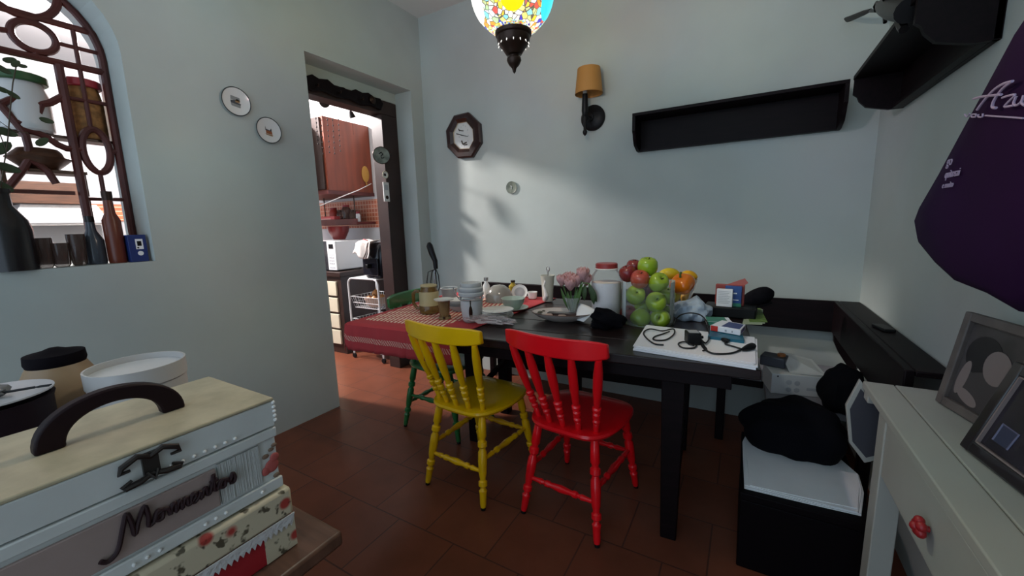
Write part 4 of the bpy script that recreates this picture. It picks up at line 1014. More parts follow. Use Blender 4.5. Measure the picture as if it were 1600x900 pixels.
# tulips in a glass vase
S = Spot(895, 500); k = S.k; vb = S.p.copy()
t = thing('flower_vase', 'clear flared glass vase holding the pink tulips', 'vase', vb)
H = at_y(897, 466, vb.y).z - vb.z; r = 13 * k
MB().lathe([(r * .85, 0), (r * .9, .006), (r * .5, H * .25), (r * .45, H * .35), (r * .8, H * .8), (r * 1.05, H * 1.05), (r * .98, H * 1.05), (r * .72, H * .8), (r * .36, H * .36)], 26).build('vase', clear2, t)
pink = mat('tulip_pink', (.62, .34, .34), .6, var=.2, scale=30); grn = mat('stem_green', (.06, .14, .03), .5)
def tulip(px, py, dy, label, s=1.0, leaf=True, tilt=.0):
    c = at_y(px, py, vb.y + dy); base = Vector((vb.x + (c.x - vb.x) * .12, vb.y + dy * .2, vb.z + H * .42))
    tt = thing('tulip', label, 'tulip', base, group='pink tulips in the glass vase')
    q = c - base
    MB().tube([(0, 0, 0), tuple(q * .5 + Vector((0, 0, .006))), tuple(q * .97)], .0035, 8).build('stem', grn, tt)
    bl_ = MB(); R_ = 8.0 * k * s
    for ring, n, open_, hh in ((0, 6, .95, 1.0), (1, 5, .65, 1.1), (2, 4, .35, 1.15)):
        for j in range(n):
            a = 2 * PI * j / n + ring * .6
            def pet(u, v, a=a, open_=open_, hh=hh):
                w_ = (u - .5) * 1.5 * math.sin(PI * min(1, v * .85 + .12)); rr = R_ * (open_ * (math.sin(v * PI * .62)) + .12)
                return (rr * math.cos(a + w_), rr * math.sin(a + w_), R_ * (2.0 * hh * v - .75) + .1 * R_ * math.cos(u * 6))
            bl_.grid(pet, 5, 6, T(*q))
    bl_.build('bloom', pink, tt, solid=.0012)
    if leaf:
        e = q * .8 + Vector((.012 * (1 if q.x > 0 else -1), -.01, 0))
        MB().grid(lambda u, v: tuple(Vector((0, -.004, -.01)).lerp(e, v) + Vector(((u - .5) * .022 * math.sin(PI * (v * .9 + .08)), -.008 * math.sin(PI * v), 0))), 3, 8).build('leaf', grn, tt, solid=.0008)
    return tt
tulip(878, 441, -.01, 'pink tulip leftmost in the glass vase', 1.0)
tulip(889, 437, .02, 'pink tulip second from the left, toward the back of the bunch', 1.0, False)
tulip(891, 447, -.03, 'pink tulip lowest at the front of the bunch', 1.1)
tulip(901, 441, .0, 'pink tulip in the middle of the bunch', 1.1)
tulip(911, 432, .0, 'pink tulip highest at the right of the bunch', 1.15)
tulip(916, 440, .03, 'pink tulip rightmost in the bunch, beside the sugar jar', 1.0, False)
# drooping leafy sprig
p0 = at_y(905, 450, vb.y)
t = thing('leaf_sprig', 'dark green drooping sprig hanging from the tulips beside the sugar jar', 'leaf', p0)
def rp(x, y): return tuple(at_y(x, y, vb.y - .012) - p0)
MB().tube([(0, 0, 0), rp(912, 442), rp(920, 443), rp(927, 452), rp(929, 466)], .003, 6).build('stem', grn, t)
for a_, b_, w_ in (((915, 446), (913, 470), .012), ((921, 444), (932, 472), .018), ((926, 450), (928, 476), .014)):
    A, B = Vector(rp(*a_)), Vector(rp(*b_))
    MB().grid(lambda u, v: tuple(A.lerp(B, v) + Vector(((u - .5) * 2 * w_ * math.sin(PI * (v * .92 + .06)), -.006 * math.sin(PI * v), 0))), 4, 8).build('leaf', mat('leaf_dark', (.03, .06, .02), .5), t, solid=.0008)
# sugar jar
S = Spot(947, 499); k = S.k; H = S.h(411, 947)
t = thing('sugar_jar', 'big clear jar with a red screw lid full of white sugar', 'jar', S.p)
r = 22.5 * k
MB().lathe([(r * .94, 0), (r, .008), (r, H * .74), (r * .98, H * .79), (r * .68, H * .89), (r * .66, H * .92)], 32).build('body', clear, t)
MB().lathe([(r * .92, .004), (r * .975, .01), (r * .975, H * .67), (r * .5, H * .68), (.001, H * .675)], 32).build('sugar', mat('sugar', (.92, .84, .82), .9, bump=.2, scale=80), t)
MB().lathe([(r * .72, H * .905), (r * .74, H * .91), (r * .74, H * .985), (r * .68, H)], 32).build('lid', mat('lid_red', (.28, .035, .035), .35), t)
MB().tube([(r * .74 * math.cos(a * PI / 14), r * .74 * math.sin(a * PI / 14), H * .905) for a in range(28)], .0035, 6, closed=True).build('lid_ring', porcelain, t)
# oval floral dish with chocolate and napkin
S = Spot(880, 514); k = S.k; c = at_z(880, 500, ZT)
rx_ = 54 * k; ry_ = .105; dang = R(14)
t = thing('oval_dish', 'oval white floral serving dish holding chocolate and a napkin', 'dish', (c.x, c.y - .0, ZT + .0008), dang)
dm = mat('floral_glaze', (.62, .55, .50), .25, coat=.4)
MB().lathe([(.5, 0), (.55, .004), (.8, .018), (1.0, .040), (1.0, .044), (.78, .024), (.5, .010), (.001, .008)], 44, SCL(rx_, ry_, 1)).build('dish', dm, t)
MB().tube([(rx_ * math.cos(a * PI / 22), ry_ * math.sin(a * PI / 22), .043) for a in range(44)], .0025, 6, closed=True).build('rim', mat('rim_brown', (.16, .09, .07), .4), t)
fl = MB()
for (a, rr, s) in ((2.75, .86, .012), (2.95, .8, .009), (3.3, .84, .010), (2.5, .88, .008)):
    fl.ball(T(rx_ * rr * math.cos(a), ry_ * rr * math.sin(a), .031) @ SCL(s * 1.3, s, .004), 10, 6)
fl.build('flower_motif', mat('motif_olive', (.09, .08, .05), .5), t)
choc = mat('chocolate', (.028, .010, .007), .3, coat=.3)
o = MB().box(-.075, .075, -.022, .022, 0, .020).build('chocolate_bar', choc, loc=(c.x - .0, c.y - .012, ZT + .022), rotz=dang - R(4), bevel=.004)
tag(o, 'dark chocolate bar lying in the oval floral dish', 'chocolate')
skin = mat('biscuit', (.52, .36, .28), .6)
for i, (x, y, lab) in enumerate([(-.05, -.062, 'pale biscuit piece at the front left of the oval dish'), (.02, -.062, 'pale biscuit piece at the front middle of the oval dish')]):
    o = MB().ball(SCL(.022, .012, .009), 12, 8, lambda v: crumple(v, .2, 2, i)).build('biscuit_piece', skin, loc=(c.x + x, c.y + y, ZT + .034), rotz=.3 * i)
    tag(o, lab, 'biscuit', 'biscuit pieces in the oval dish')
q0 = Vector((c.x, c.y, ZT))
def npt(x, y, Y): return tuple(at_y(x, y, Y) - q0)
Yn = c.y - .02
A, B, C_, D_ = at_y(905, 474, Yn + .05), at_y(932, 484, Yn + .02), at_y(912, 502, Yn - .03), at_y(897, 500, Yn - .01)
t = tag(MB().grid(lambda u, v: tuple((A.lerp(B, u)).lerp(D_.lerp(C_, u), v) - q0 + Vector((0, -.01 * math.sin(PI * u) * v, .004 * math.sin(4 * u)))), 8, 8).build('paper_napkin', paper, loc=q0, solid=.0015), 'white folded paper napkin sticking up in the oval dish', 'napkin')
# black cloth heap
S = Spot(948, 522)
c = at_z(951, 513, ZT)
o = MB().ball(T(0, 0, .036) @ SCL(.078, .058, .044), 30, 18, lambda v: crumple(Vector((v.x, v.y, max(v.z, -.75) * (1.15 - .55 * v.x))), .28, 2.6, 2.2)).build('black_cloth', blackcloth, loc=(c.x, c.y + .005, ZT + .002), rotz=.15)
tag(o, 'crumpled black cloth heap between the oval dish and the fruit jar', 'cloth')
# fruit jar with apples
S = Spot(1011, 514); k = S.k; FJ = S.p.copy(); FJ.y += .0
axis = at_z(1011, 503, ZT); axis.z = ZT + .0008
k = mpp(axis); r = 39 * k; H = at_y(1011, 438, axis.y).z - axis.z
t = thing('fruit_jar', 'large clear glass cylinder heaped with green and red apples', 'jar', axis)
MB().lathe([(r * .96, 0), (r, .006), (r, H), (r * .975, H), (r * .975, .012), (r * .5, .010)], 40).build('glass', clear, t)
gapp = mat('apple_green', (.24, .38, .015), .25, var=.2, scale=9, col2=(.30, .40, .04), coat=.3); rapp = mat('apple_red', (.17, .012, .018), .25, var=.4, scale=14, col2=(.26, .04, .03), coat=.3); papp = mat('apple_pink', (.45, .09, .05), .3, var=.3, scale=10, col2=(.40, .04, .03), coat=.3)
APROF = [(.004, -.36), (.16, -.43), (.30, -.44), (.42, -.34), (.495, -.12), (.50, .06), (.46, .25), (.36, .38), (.22, .43), (.10, .40), (.03, .31), (.004, .28)]
def apple(px, py, rpx, dy, m_, label, tilt):
    p = at_y(px, py, axis.y + dy); d = 2 * rpx * mpp(p)
    tt = thing('apple', label, 'apple', p, group='apples in the glass cylinder', rot=tilt)
    MB().lathe([(a * d, b_ * d) for a, b_ in APROF], 24).build('fruit', m_, tt, angle=80)
    MB().tube([(0, 0, .27 * d), (.02 * d, 0, .38 * d), (.06 * d, .01 * d, .47 * d)], .0022, 6).build('stalk', bronze, tt)
ap = [(1012, 416, 15.3, .0, gapp, 'green apple at the very top of the heap', (.2, .1, 0)), (1029, 441, 15, -.04, gapp, 'green apple right of centre under the top one', (.6, .7, 0)),
      (993, 461, 15, -.055, gapp, 'green apple at the left, above the bottom row', (.9, .5, 0)), (1025, 472, 15.8, -.065, gapp, 'large green apple in the front middle of the jar', (.9, .35, 0)),
      (1001, 497, 15, -.06, gapp, 'green apple at the bottom front left', (.1, 1.0, 1)), (1032, 497, 14.8, -.06, gapp, 'green apple at the bottom front right', (1.3, -.3, 0)),
      (1041, 462, 13.5, .03, gapp, 'green apple at the right side behind the front ones', (.2, .2, 0)), (1004, 481, 13, .03, gapp, 'green apple hidden in the middle of the heap', (0, .3, 0)), (1035, 487, 13, .05, gapp, 'green apple low at the back right', (0, .1, 0)),
      (981, 427, 13.5, -.005, rapp, 'dark red apple at the upper left', (.3, -.3, 0)), (991, 417, 12.5, .06, rapp, 'dark red apple behind the upper left one', (.1, .1, 0)), (1000, 436, 14.3, -.055, papp, 'pinkish red apple at the front below the dark red ones', (.4, .2, 0)),
      (982, 490, 13, -.005, rapp, 'dark red apple at the bottom left', (.4, .2, 0)), (1012, 452, 13.5, .05, rapp, 'red apple hidden behind the pinkish one', (0, .2, 0))]
for a in ap: apple(*a)
# second bowl with citrus and pepper
cx_ = at_y(1057, 470, 2.22); c2 = Vector((cx_.x, 2.22, ZT + .0008)); k = mpp(c2)
t = thing('fruit_bowl', 'clear glass fruit bowl with yellow and orange fruit behind the cylinder', 'bowl', c2)
H = at_y(1057, 436, 2.22).z - c2.z; r = 29 * k
MB().lathe([(r * .5, 0), (r * .55, .006), (r * .75, H * .5), (r, H), (r * .97, H), (r * .72, H * .5), (r * .4, .012)], 32).build('glass', clear, t)
orm = mat('pepper_orange', (.72, .17, .005), .2, coat=.5); yem = mat('lemon_yellow', (.66, .50, .02), .35, bump=.1, scale=60); ypm = mat('orange_yellow', (.70, .36, .01), .3)
def fruit(name, label, cat, px, py, rx1, rz1, dy, m_, fn=None, rot=(0, 0, 0), stalk=True):
    p = at_y(px, py, c2.y + dy); q = mpp(p)
    tt = thing(name, label, cat, p, rot=rot, group='fruit in the glass bowl')
    MB().ball(SCL(rx1 * q, rx1 * q, rz1 * q), 28, 18, fn).build('fruit', m_, tt)
    if stalk: MB().tube([(0, 0, rz1 * q * .8), (.004, 0, rz1 * q * 1.12), (.010, 0, rz1 * q * 1.3)], [.006, .005, .006], 8).build('stalk', grn, tt)
def pepf(v):
    a = math.atan2(v.y, v.x); s = 1 + .09 * math.cos(4 * a) * (1 - abs(v.z) * .3); z = v.z * (1 - .22 * math.exp(-6 * (v.x ** 2 + v.y ** 2)))
    return Vector((v.x * s * (1 + .08 * v.z), v.y * s * (1 + .08 * v.z), z))
fruit('bell_pepper', 'shiny orange bell pepper at the front of the glass bowl', 'pepper', 1066, 444, 18, 16.5, -.07, orm, pepf, (.4, -.35, .3))
lem = lambda v: Vector((v.x, v.y, v.z * (1 + .12 * abs(v.z) ** 6)))
fruit('lemon', 'bright yellow lemon at the top left of the glass bowl', 'lemon', 1045, 428, 9.5, 14, .0, yem, lem, (0, PI / 2 - .1, .1), False)
fruit('lemon', 'golden yellow lemon at the top right behind the bell pepper', 'lemon', 1076, 431, 8.5, 12, .03, ypm, lem, (0, PI / 2 + .1, -.2), False)
fruit('lemon', 'yellow lemon low in the glass bowl below the bell pepper', 'lemon', 1054, 464, 8, 9.5, -.03, yem, lem, (0, .5, 0), False)
fruit('lemon', 'lemon low at the right inside the glass bowl', 'lemon', 1072, 464, 8, 9, .02, ypm, lem, (0, .5, 0), False)
# blue-white plastic bag
c = at_z(1080, 498, ZT); k = mpp(c)
t = thing('plastic_bag', 'crumpled pale blue plastic bag beside the fruit', 'bag', (c.x, c.y, ZT + .001), .15)
bgm = mat('bag_blue', (.42, .50, .60), .45, var=.08, scale=6)
def bagf(v):
    z = max(v.z, -.55); n = .10 * math.sin(7 * v.x + 3 * v.y) + .06 * math.sin(13 * v.y + 5 * v.z + 2) + .07 * math.cos(9 * v.x - 6 * v.z)
    pk = .35 * math.exp(-((v.x - .25) / .2) ** 2) * max(0, v.z) ** 2
    return Vector((v.x * (1 + n), v.y * (1 + n), z * (1 + .5 * n) + pk))
MB().ball(T(0, 0, .035) @ SCL(28 * k, .075, 19 * k), 40, 26, bagf).build('bag', bgm, t, angle=25)
MB().grid(lambda u, v: (.005 + .03 * u + .01 * v, -.02 + .01 * math.sin(6 * u), .085 + .028 * v * (1 - u * .7)), 5, 5).build('bag_flap', bgm, t, solid=.001)
# black tray with medicine boxes
c = at_z(1138, 496, ZT); p = c
t = tag(MB().box(-.115, .115, -.065, .065, 0, .052).build('black_case', black, loc=(c.x + .005, c.y + .05, ZT + .001), rotz=R(-4), bevel=.006), 'flat black case under the red and blue cartons', 'case')
zt2_ = ZT + .053
def carton(name, label, pxl, pxr, pyt, pyb, Y, dep, m_, rot=0, z=None, tilt=0):
    A = at_y(pxl, pyb, Y); B = at_y(pxr, pyb, Y); h = at_y((pxl + pxr) / 2, pyt, Y).z - at_y((pxl + pxr) / 2, pyb, Y).z
    tt = thing(name, label, 'carton', ((A.x + B.x) / 2, Y, z if z else (A.z + B.z) / 2), rot)
    w_ = (B.x - A.x) / 2
    MB().box(-w_, w_, 0, dep, 0, h).build('box', m_, tt, bevel=.0015)
    return tt, w_, h
cred = mat('carton_red', (.35, .06, .045), .5); cblu = mat('carton_royal', (.02, .07, .26), .4); cteal = mat('carton_teal', (.01, .13, .20), .4); cgrn = mat('carton_green', (.03, .22, .13), .45)
Y0 = c.y + .02
tt, w_, h = carton('red_carton', 'upright red carton at the back of the black case', 1116, 1161, 459, 490, Y0 + .035, .03, cred, R(-4), zt2_)
MB().prism([(-.04 + .02, h - .002), (.062, h + .035), (.078, h + .012), (.06, h - .002)], .01, .014, RX(PI / 2)).build('flap', mat('carton_flap', (.42, .12, .10), .6), tt)
tt.children[1].location.y = .03
tt, w_, h = carton('blue_carton', 'royal blue medicine carton in front of the red carton', 1131, 1157, 459, 490, Y0 + .008, .024, cblu, R(-3), zt2_)
MB().box(-w_ + .004, w_ - .02, -.0006, 0, h * .62, h * .68).build('print', paper, tt)
MB().box(-.01, w_ - .012, -.0006, 0, h * .3, h * .34).build('print', paper, tt)
MB().box(-w_, w_, -.0005, 0, 0, h * .16).build('stripe', cgrn, tt)
tt, w_, h = carton('white_carton', 'white medicine carton printed with small text, left of the blue one', 1118, 1143, 462, 489, Y0 - .018, .022, paper, R(-5), zt2_)
for j in range(8):
    MB().box(-w_ + .008, w_ - .008 - .006 * (j % 3), -.0006, 0, h * (.86 - .095 * j), h * (.88 - .095 * j)).build('text_line', greym, tt)
# nearer boxes
def lay(name, label, px4, z0, hh, m_):
    P = [at_z(*q, z0 + hh) for q in px4]; c_ = sum(P, Vector()) / 4
    tt = thing(name, label, 'carton', (c_.x, c_.y, z0))
    pts = [(p_.x - c_.x, p_.y - c_.y) for p_ in P]
    MB().prism(pts, 0, hh).build('box', m_, tt, bevel=.0015)
    return tt, [Vector((a, b_, hh)) for a, b_ in pts]
tt, P = lay('teal_carton', 'flat teal blue carton under the white and red medicine box', [(1106, 525), (1163, 532), (1160, 520), (1110, 512)], ZT + .0012, .030, cteal)
tt, P = lay('green_carton', 'white and green medicine carton behind the teal one', [(1105, 502), (1146, 505), (1138, 496), (1102, 495)], ZT + .0335, .018, paper)
def patch(tt, P, u0, u1, v0, v1, nm, m_):
    q = lambda u, v: (P[0].lerp(P[1], u)).lerp(P[3].lerp(P[2], u), v) + Vector((0, 0, .0004))
    MB().add([tuple(q(u0, v0)), tuple(q(u1, v0)), tuple(q(u1, v1)), tuple(q(u0, v1))] + [tuple(q(*a) + Vector((0, 0, .0006))) for a in ((u0, v0), (u1, v0), (u1, v1), (u0, v1))], [(3, 2, 1, 0), (4, 5, 6, 7), (0, 1, 5, 4), (1, 2, 6, 5), (2, 3, 7, 6), (3, 0, 4, 7)]).build(nm, m_, tt, smooth=False)
patch(tt, P, .0, .82, 0, 1, 'green_panel', cgrn)
MB().prism([(P[0].x, P[0].y - .001), (P[1].x * .7, P[1].y - .001), (P[1].x * .7, P[1].y), (P[0].x, P[0].y)], 0.001, .017).build('front_panel', cgrn, tt)
tt, P = lay('striped_carton', 'white medicine box with a red stripe and blue top in front of the green carton', [(1110, 508), (1157, 516), (1165, 507), (1128, 500)], ZT + .0335, .022, paper)
patch(tt, P, .35, .95, .1, .9, 'blue_panel', mat('panel_blue', (.05, .07, .20), .45))
def side(tt, A, B, u0, u1, z0, z1, nm, m_):
    a, b_ = A.lerp(B, u0), A.lerp(B, u1); n_ = Vector((B.y - A.y, A.x - B.x, 0)).normalized() * .0007
    v = [(p_.x + n_.x * s, p_.y + n_.y * s, z) for p_ in (a, b_) for s in (0, 1) for z in (z0, z1)]
    MB().add(v, [(0, 1, 3, 2), (4, 6, 7, 5), (2, 3, 7, 6), (0, 4, 5, 1), (1, 5, 7, 3), (0, 2, 6, 4)]).build(nm, m_, tt, smooth=False)
side(tt, P[0], P[1], .02, .26, .0, .022, 'red_stripe', mat('stripe_red', (.55, .03, .02), .45))
side(tt, P[0], P[1], .5, .56, .006, .014, 'print', greym); side(tt, P[0], P[1], .72, .76, .006, .014, 'print', greym)
side(tt, P[1], P[2], .15, .85, .004, .018, 'print', mat('print_violet', (.10, .06, .18), .5))
# money and black cap
mny = mat('note_green', (.20, .32, .08), .7, var=.5, scale=30)
z0 = ZT + .001
P = [at_z(*q, ZT) for q in ((1160, 507), (1191, 508), (1192, 484), (1166, 482))]
c = sum(P, Vector()) / 4
for i in range(3):
    o = MB().prism([((p_.x - c.x) * (1 - .03 * i), (p_.y - c.y) * (1 - .05 * i)) for p_ in P], 0, .0015).build('banknote', mny if i == 2 else mat('note_pale', (.45, .50, .36), .7), loc=(c.x + .004 * i, c.y + .012 * i, z0 + .0018 * i), rotz=.05 * i)
    tag(o, ['lowest pale banknote lying under the green note by the black hat', 'middle pale banknote between the others by the black hat', 'green banknote on top of the notes by the black hat'][i], 'banknote', 'banknotes at the table end')
c = at_y(1184, 465, 2.40)
t = thing('black_hat', 'black round hat tilted up behind the banknotes', 'hat', (c.x, 2.40, c.z))
k = mpp(c)
M = RY(-.55) @ RX(.35)
MB().ball(M @ SCL(24 * k, .055, 13.5 * k), 28, 16, lambda v: crumple(v, .05, 2, 0)).build('crown', blackcloth, t)
MB().lathe([(.065, -.002), (.10, 0), (.10, .003), (.065, .006)], 24, T(-.02, -.015, -.045) @ RY(-.3) @ SCL(.9, .7, 1)).build('brim', blackcloth, t)
MB().lathe([(.02, ZT + .001 - (c.z)), (.02, -.04)], 12, T(-.03, 0, 0)).build('stand', black, t)

# stack of papers, adapter and cable
P = [at_z(*q, ZT) for q in ((989, 548), (1181, 579), (1181, 535), (1009, 514))]
c = sum(P, Vector()) / 4
zp = ZT + .0012
for i in range(4):
    s = [1, 1, .99, .975][i]
    o = MB().prism([((p_.x - c.x) * s, (p_.y - c.y) * s) for p_ in P], 0, [.007, .005, .0022, .0016][i]).build('paper_pad', paper, loc=(c.x + [0, .004, -.003, .002][i], c.y + [0, .002, .004, .008][i], zp), rotz=[0, .004, -.006, .012][i])
    zp += [.0078, .0058, .0028, .002][i]
    tag(o, ['bottom thick white paper pad of the pile on the table corner', 'second white paper pad from the bottom of the pile on the table corner', 'thin white sheet under the topmost one on the table corner', 'topmost white sheet of the pile, under the black adapter'][i], 'paper', 'white papers on the table corner')
cabm = mat('cable_black', (.008, .008, .009), .45)
a0_ = at_z(1082, 536, zp)
t = thing('power_adapter', 'black power adapter with a grey label on the white papers', 'adapter', (a0_.x, a0_.y, zp + .0008), R(20))
MB().box(-.024, .024, -.03, .03, 0, .045).build('body', black, t, bevel=.004)
MB().box(-.018, .018, -.022, .022, .045, .0455).build('label', greym, t)
MB().tube([(.024, .01, .02), (.04, .012, .02)], .006).build('strain_relief', black, t)
zc_ = zp + .0035
def cp(x, y, dz=0): return at_z(x, y, zc_ + dz) if dz < .02 else at_z(x, y, zc_ + dz)
def smooth_pts(pts, n=6):
    out = []
    for i in range(len(pts) - 1):
        p0, p1, p2, p3 = pts[max(i - 1, 0)], pts[i], pts[i + 1], pts[min(i + 2, len(pts) - 1)]
        for j in range(n):
            s = j / n
            out.append(.5 * ((2 * p1) + (p2 - p0) * s + (2 * p0 - 5 * p1 + 4 * p2 - p3) * s * s + (3 * p1 - p0 - 3 * p2 + p3) * s ** 3))
    return out + [pts[-1]]
t = thing('black_cable', 'long black cable coiled over the white papers with a plug at its right end', 'cable', at_z(1090, 545, zp))
O = t.location.copy()
def cab(pxs, r, nm):
    return MB().tube([p_ - O for p_ in smooth_pts([cp(x, y, dz) for x, y, dz in pxs])], r, 8).build(nm, cabm, t)
cab([(1037, 539, 0), (1022, 537, 0), (1009, 527, 0), (1006, 519, 0), (1016, 514, .004), (1035, 517, .004), (1052, 514, .004), (1053, 522, .002), (1040, 531, 0), (1022, 531, 0), (1023, 526, 0), (1035, 522, 0), (1046, 518, .004)], .003, 'cord')
part = cab([(1052, 508, .002), (1056, 499, .02), (1064, 492, .045), (1078, 489, .058), (1094, 492, .052), (1104, 502, .03), (1107, 514, .01), (1108, 528, .004), (1102, 536, .003), (1094, 528, .004)], .003, 'cord')
cab([(1094, 530, .004), (1098, 542, .001), (1110, 551, .001), (1128, 553, .0), (1146, 551, 0), (1158, 546, .001), (1165, 543, .003)], .0034, 'cord')
cab([(1084, 540, .003), (1070, 534, .002), (1060, 537, 0), (1066, 543, 0), (1082, 544, 0), (1088, 540, .001), (1084, 534, .006)], .003, 'cord')
cab([(1118, 528, .002), (1125, 523, .006), (1137, 524, .004), (1140, 531, .002), (1133, 537, .001), (1145, 541, .001), (1158, 545, .001)], .003, 'cord')
cab([(1094, 528, .004), (1100, 540, .004), (1104, 546, .002), (1098, 548, .001)], .003, 'cord')
a1, a2 = cp(1160, 546, .005) - O, cp(1178, 540, .008) - O
between(MB(), a1, a2, [(0, .005), (.15, .008), (.5, .012), (.85, .013), (1, .009)], 12).build('plug', black, t)
a1, a2 = cp(1128, 530, .006) - O, cp(1138, 533, .006) - O
between(MB(), a1, a2, [(0, .006), (.3, .009), (.8, .009), (1, .005)], 10).build('connector', black, t)

# ------------------------------------------------------------------ right side: bench load, chest, console
# printed white carton on the bench seat
A, B = at_z(1204, 614, .421), at_z(1290, 622, .421)
t = thing('white_box', 'white printed carton with an open flap on the bench seat', 'box', ((A.x + B.x) / 2, (A.y + B.y) / 2, .421), math.atan2(B.y - A.y, B.x - A.x))
wb = (B - A).length / 2; hb = at_y(1240, 588, A.y).z - .421
bxw = mat('box_white', (.60, .60, .59), .6)
MB().box(-wb, wb, 0, .16, 0, hb).build('box', bxw, t, bevel=.002)
MB().add([(-wb * .3, .02, hb + .001), (wb, .005, hb + .004), (wb * .9, .17, hb + .03), (-wb * .35, .18, hb + .06)] + [(-wb * .3, .02, hb + .004), (wb, .005, hb + .007), (wb * .9, .17, hb + .033), (-wb * .35, .18, hb + .063)], [(3, 2, 1, 0), (4, 5, 6, 7), (0, 1, 5, 4), (1, 2, 6, 5), (2, 3, 7, 6), (3, 0, 4, 7)]).build('flap', bxw, t, smooth=False)
for x, z in ((-.35, .62), (-.05, .6), (-.35, .25), (-.05, .25)):
    MB().lathe([(.012, 0), (.012, .0008)], 14, T(x * wb, 0, z * hb) @ RX(PI / 2)).build('print', greym, t)
MB().box(.3 * wb, .85 * wb, -.0008, 0, hb * .28, hb * .42).build('print', greym, t)
MB().box(-.8 * wb, -.75 * wb, -.0008, 0, hb * .85, hb * .92).build('print', black, t)
o = MB().box(-.055, .055, -.045, .045, 0, .05).build('dark_packet', mat('packet_dark', (.06, .065, .08), .35), loc=(t.location.x - wb * .86, t.location.y + .12, .421 + hb + .001), rotz=-.25, bevel=.006)
tag(o, 'dark grey packet lying on the left of the white carton', 'packet')
o = MB().lathe([(.018, 0), (.018, .012)], 16).build('orange_disc', mat('orange_cap', (.35, .12, .03), .5), loc=(t.location.x - wb * .42, t.location.y + .12, .421 + hb + .052))
o.location = (t.location.x - wb * .60, t.location.y + .115, .421 + hb + .0515)
tag(o, 'small orange cap on the dark grey packet', 'cap')
# chest
t = thing('dark_chest', 'low black chest below the bench corner carrying white sheets', 'chest', (.215, 1.77, 0))
ebony = mat('ebony', (.0035, .002, .003), .6, spec=.1)
MB().box(-.185, .18, -.235, .24, 0, .27).build('body', ebony, t, bevel=.004)
MB().box(-.188, .183, -.24, .243, .272, .30).build('lid', ebony, t, bevel=.004)
ZS = .3012
base = [(1163, 762), (1352, 807), (1300, 706), (1161, 686)]
shm = mat('sheet_white', (.85, .87, .88), .55, var=.06, scale=7)
Pm = [at_z(x, y, .305) for x, y in base]
c = sum(Pm, Vector()) / 4
outl = [(1163, 762), (1258, 785), (1346, 805), (1350, 770), (1342, 742), (1318, 722), (1300, 707), (1280, 700), (1240, 680), (1190, 679), (1188, 683), (1164, 682), (1160, 690)]
for i, (sc, rot) in enumerate([(1.0, 0), (.985, .012), (.97, -.02), (.93, .03)]):
    pts = [at_z(x, y, .305) for x, y in outl]
    if i % 2: pts = pts[:4] + pts[6:9] + pts[11:]
    def wav(p_, i=i): return ((p_.x - c.x) * sc, (p_.y - c.y) * sc)
    o = MB().prism([wav(p_) for p_ in pts], 0, .0028).build('white_sheet', shm, loc=(c.x, c.y, ZS + i * .0036), rotz=rot)
    tag(o, ['bottom white plastic sheet on the black chest', 'second white plastic sheet from the bottom on the black chest', 'third white plastic sheet on the black chest', 'topmost white plastic sheet on the black chest'][i], 'sheet', 'white sheets on the black chest')
# black bag
def bagb(v):
    n = .08 * math.sin(5 * v.x + 2 * v.y) + .06 * math.sin(9 * v.y + 4 * v.z) + .05 * math.cos(11 * v.x)
    return Vector((v.x * (1 + n), v.y * (1 + n), max(v.z, -.7) * (1 + .6 * n)))
o = MB().ball(T(0, 0, .09) @ SCL(.185, .15, .125), 40, 24, bagb).build('black_bag', blackcloth, loc=(.215, 1.93, .3025))
tag(o, 'slumped black fabric bag behind the white sheets', 'bag')
o = MB().ball(T(0, 0, .08) @ SCL(.082, .11, .115), 32, 20, bagb).build('black_jacket', blackcloth, loc=(.40, 2.17, .4215), rotz=.1)
tag(o, 'black jacket heaped on the right arm of the bench', 'jacket')

# console table
ZD = .78; CX0, CX1 = .322, .55; CY1 = 1.505; CY0 = -.5
t = thing('white_console', 'narrow white painted console table with red knobs along the right wall', 'console table', (.43, .5, 0))
def cb(n, m_, x0, x1, y0, y1, z0, z1, bevel=.003, par=None):
    return MB().box(x0 - .43, x1 - .43, y0 - .5, y1 - .5, z0, z1).build(n, m_, par or t, bevel=bevel)
seam = .392
cb('top_board', whitepaint, CX0, seam - .001, CY0, CY1, ZD - .022, ZD); cb('top_board', whitepaint, seam + .001, CX1, CY0, CY1, ZD - .022, ZD)
cb('end_strip', whitepaint, CX0 + .004, CX1, CY1 - .05, CY1 - .006, ZD - .05, ZD - .022)
AX = .345
cb('apron', whitepaint, AX, AX + .018, CY0, CY1 - .10, .575, ZD - .022)
cb('apron', whitepaint, AX, CX1 - .01, CY1 - .118, CY1 - .10, .575, ZD - .022)
for y in (CY1 - .165, CY0 + .03):
    for x in (AX - .004, CX1 - .06):
        cb('leg', whitepaint, x, x + .05, y, y + .062, 0, ZD - .024)
kp = at_x(1443, 825, AX - .02)
for y0, y1 in ((kp.y - .27, kp.y + .27), (kp.y - .85, kp.y - .30)):
    d = cb('drawer', whitepaint, AX - .010, AX, y0, y1, .60, ZD - .04)
    yk = (y0 + y1) / 2
    kb = MB()
    for a in range(5):
        kb.ball(T(AX - .026 - .43, yk - .5 + .011 * math.cos(a * 1.257), kp.z + .011 * math.sin(a * 1.257)) @ SCL(.009, .010, .010), 10, 8)
    kb.ball(T(AX - .032 - .43, yk - .5, kp.z) @ SCL(.009, .009, .009), 10, 8)
    kb.tube([(AX - .012 - .43, yk - .5, kp.z), (AX - .02 - .43, yk - .5, kp.z)], .006)
    part_label(kb.build('knob', mat('knob_red', (.30, .012, .015), .4), d), 'red rose shaped knob')
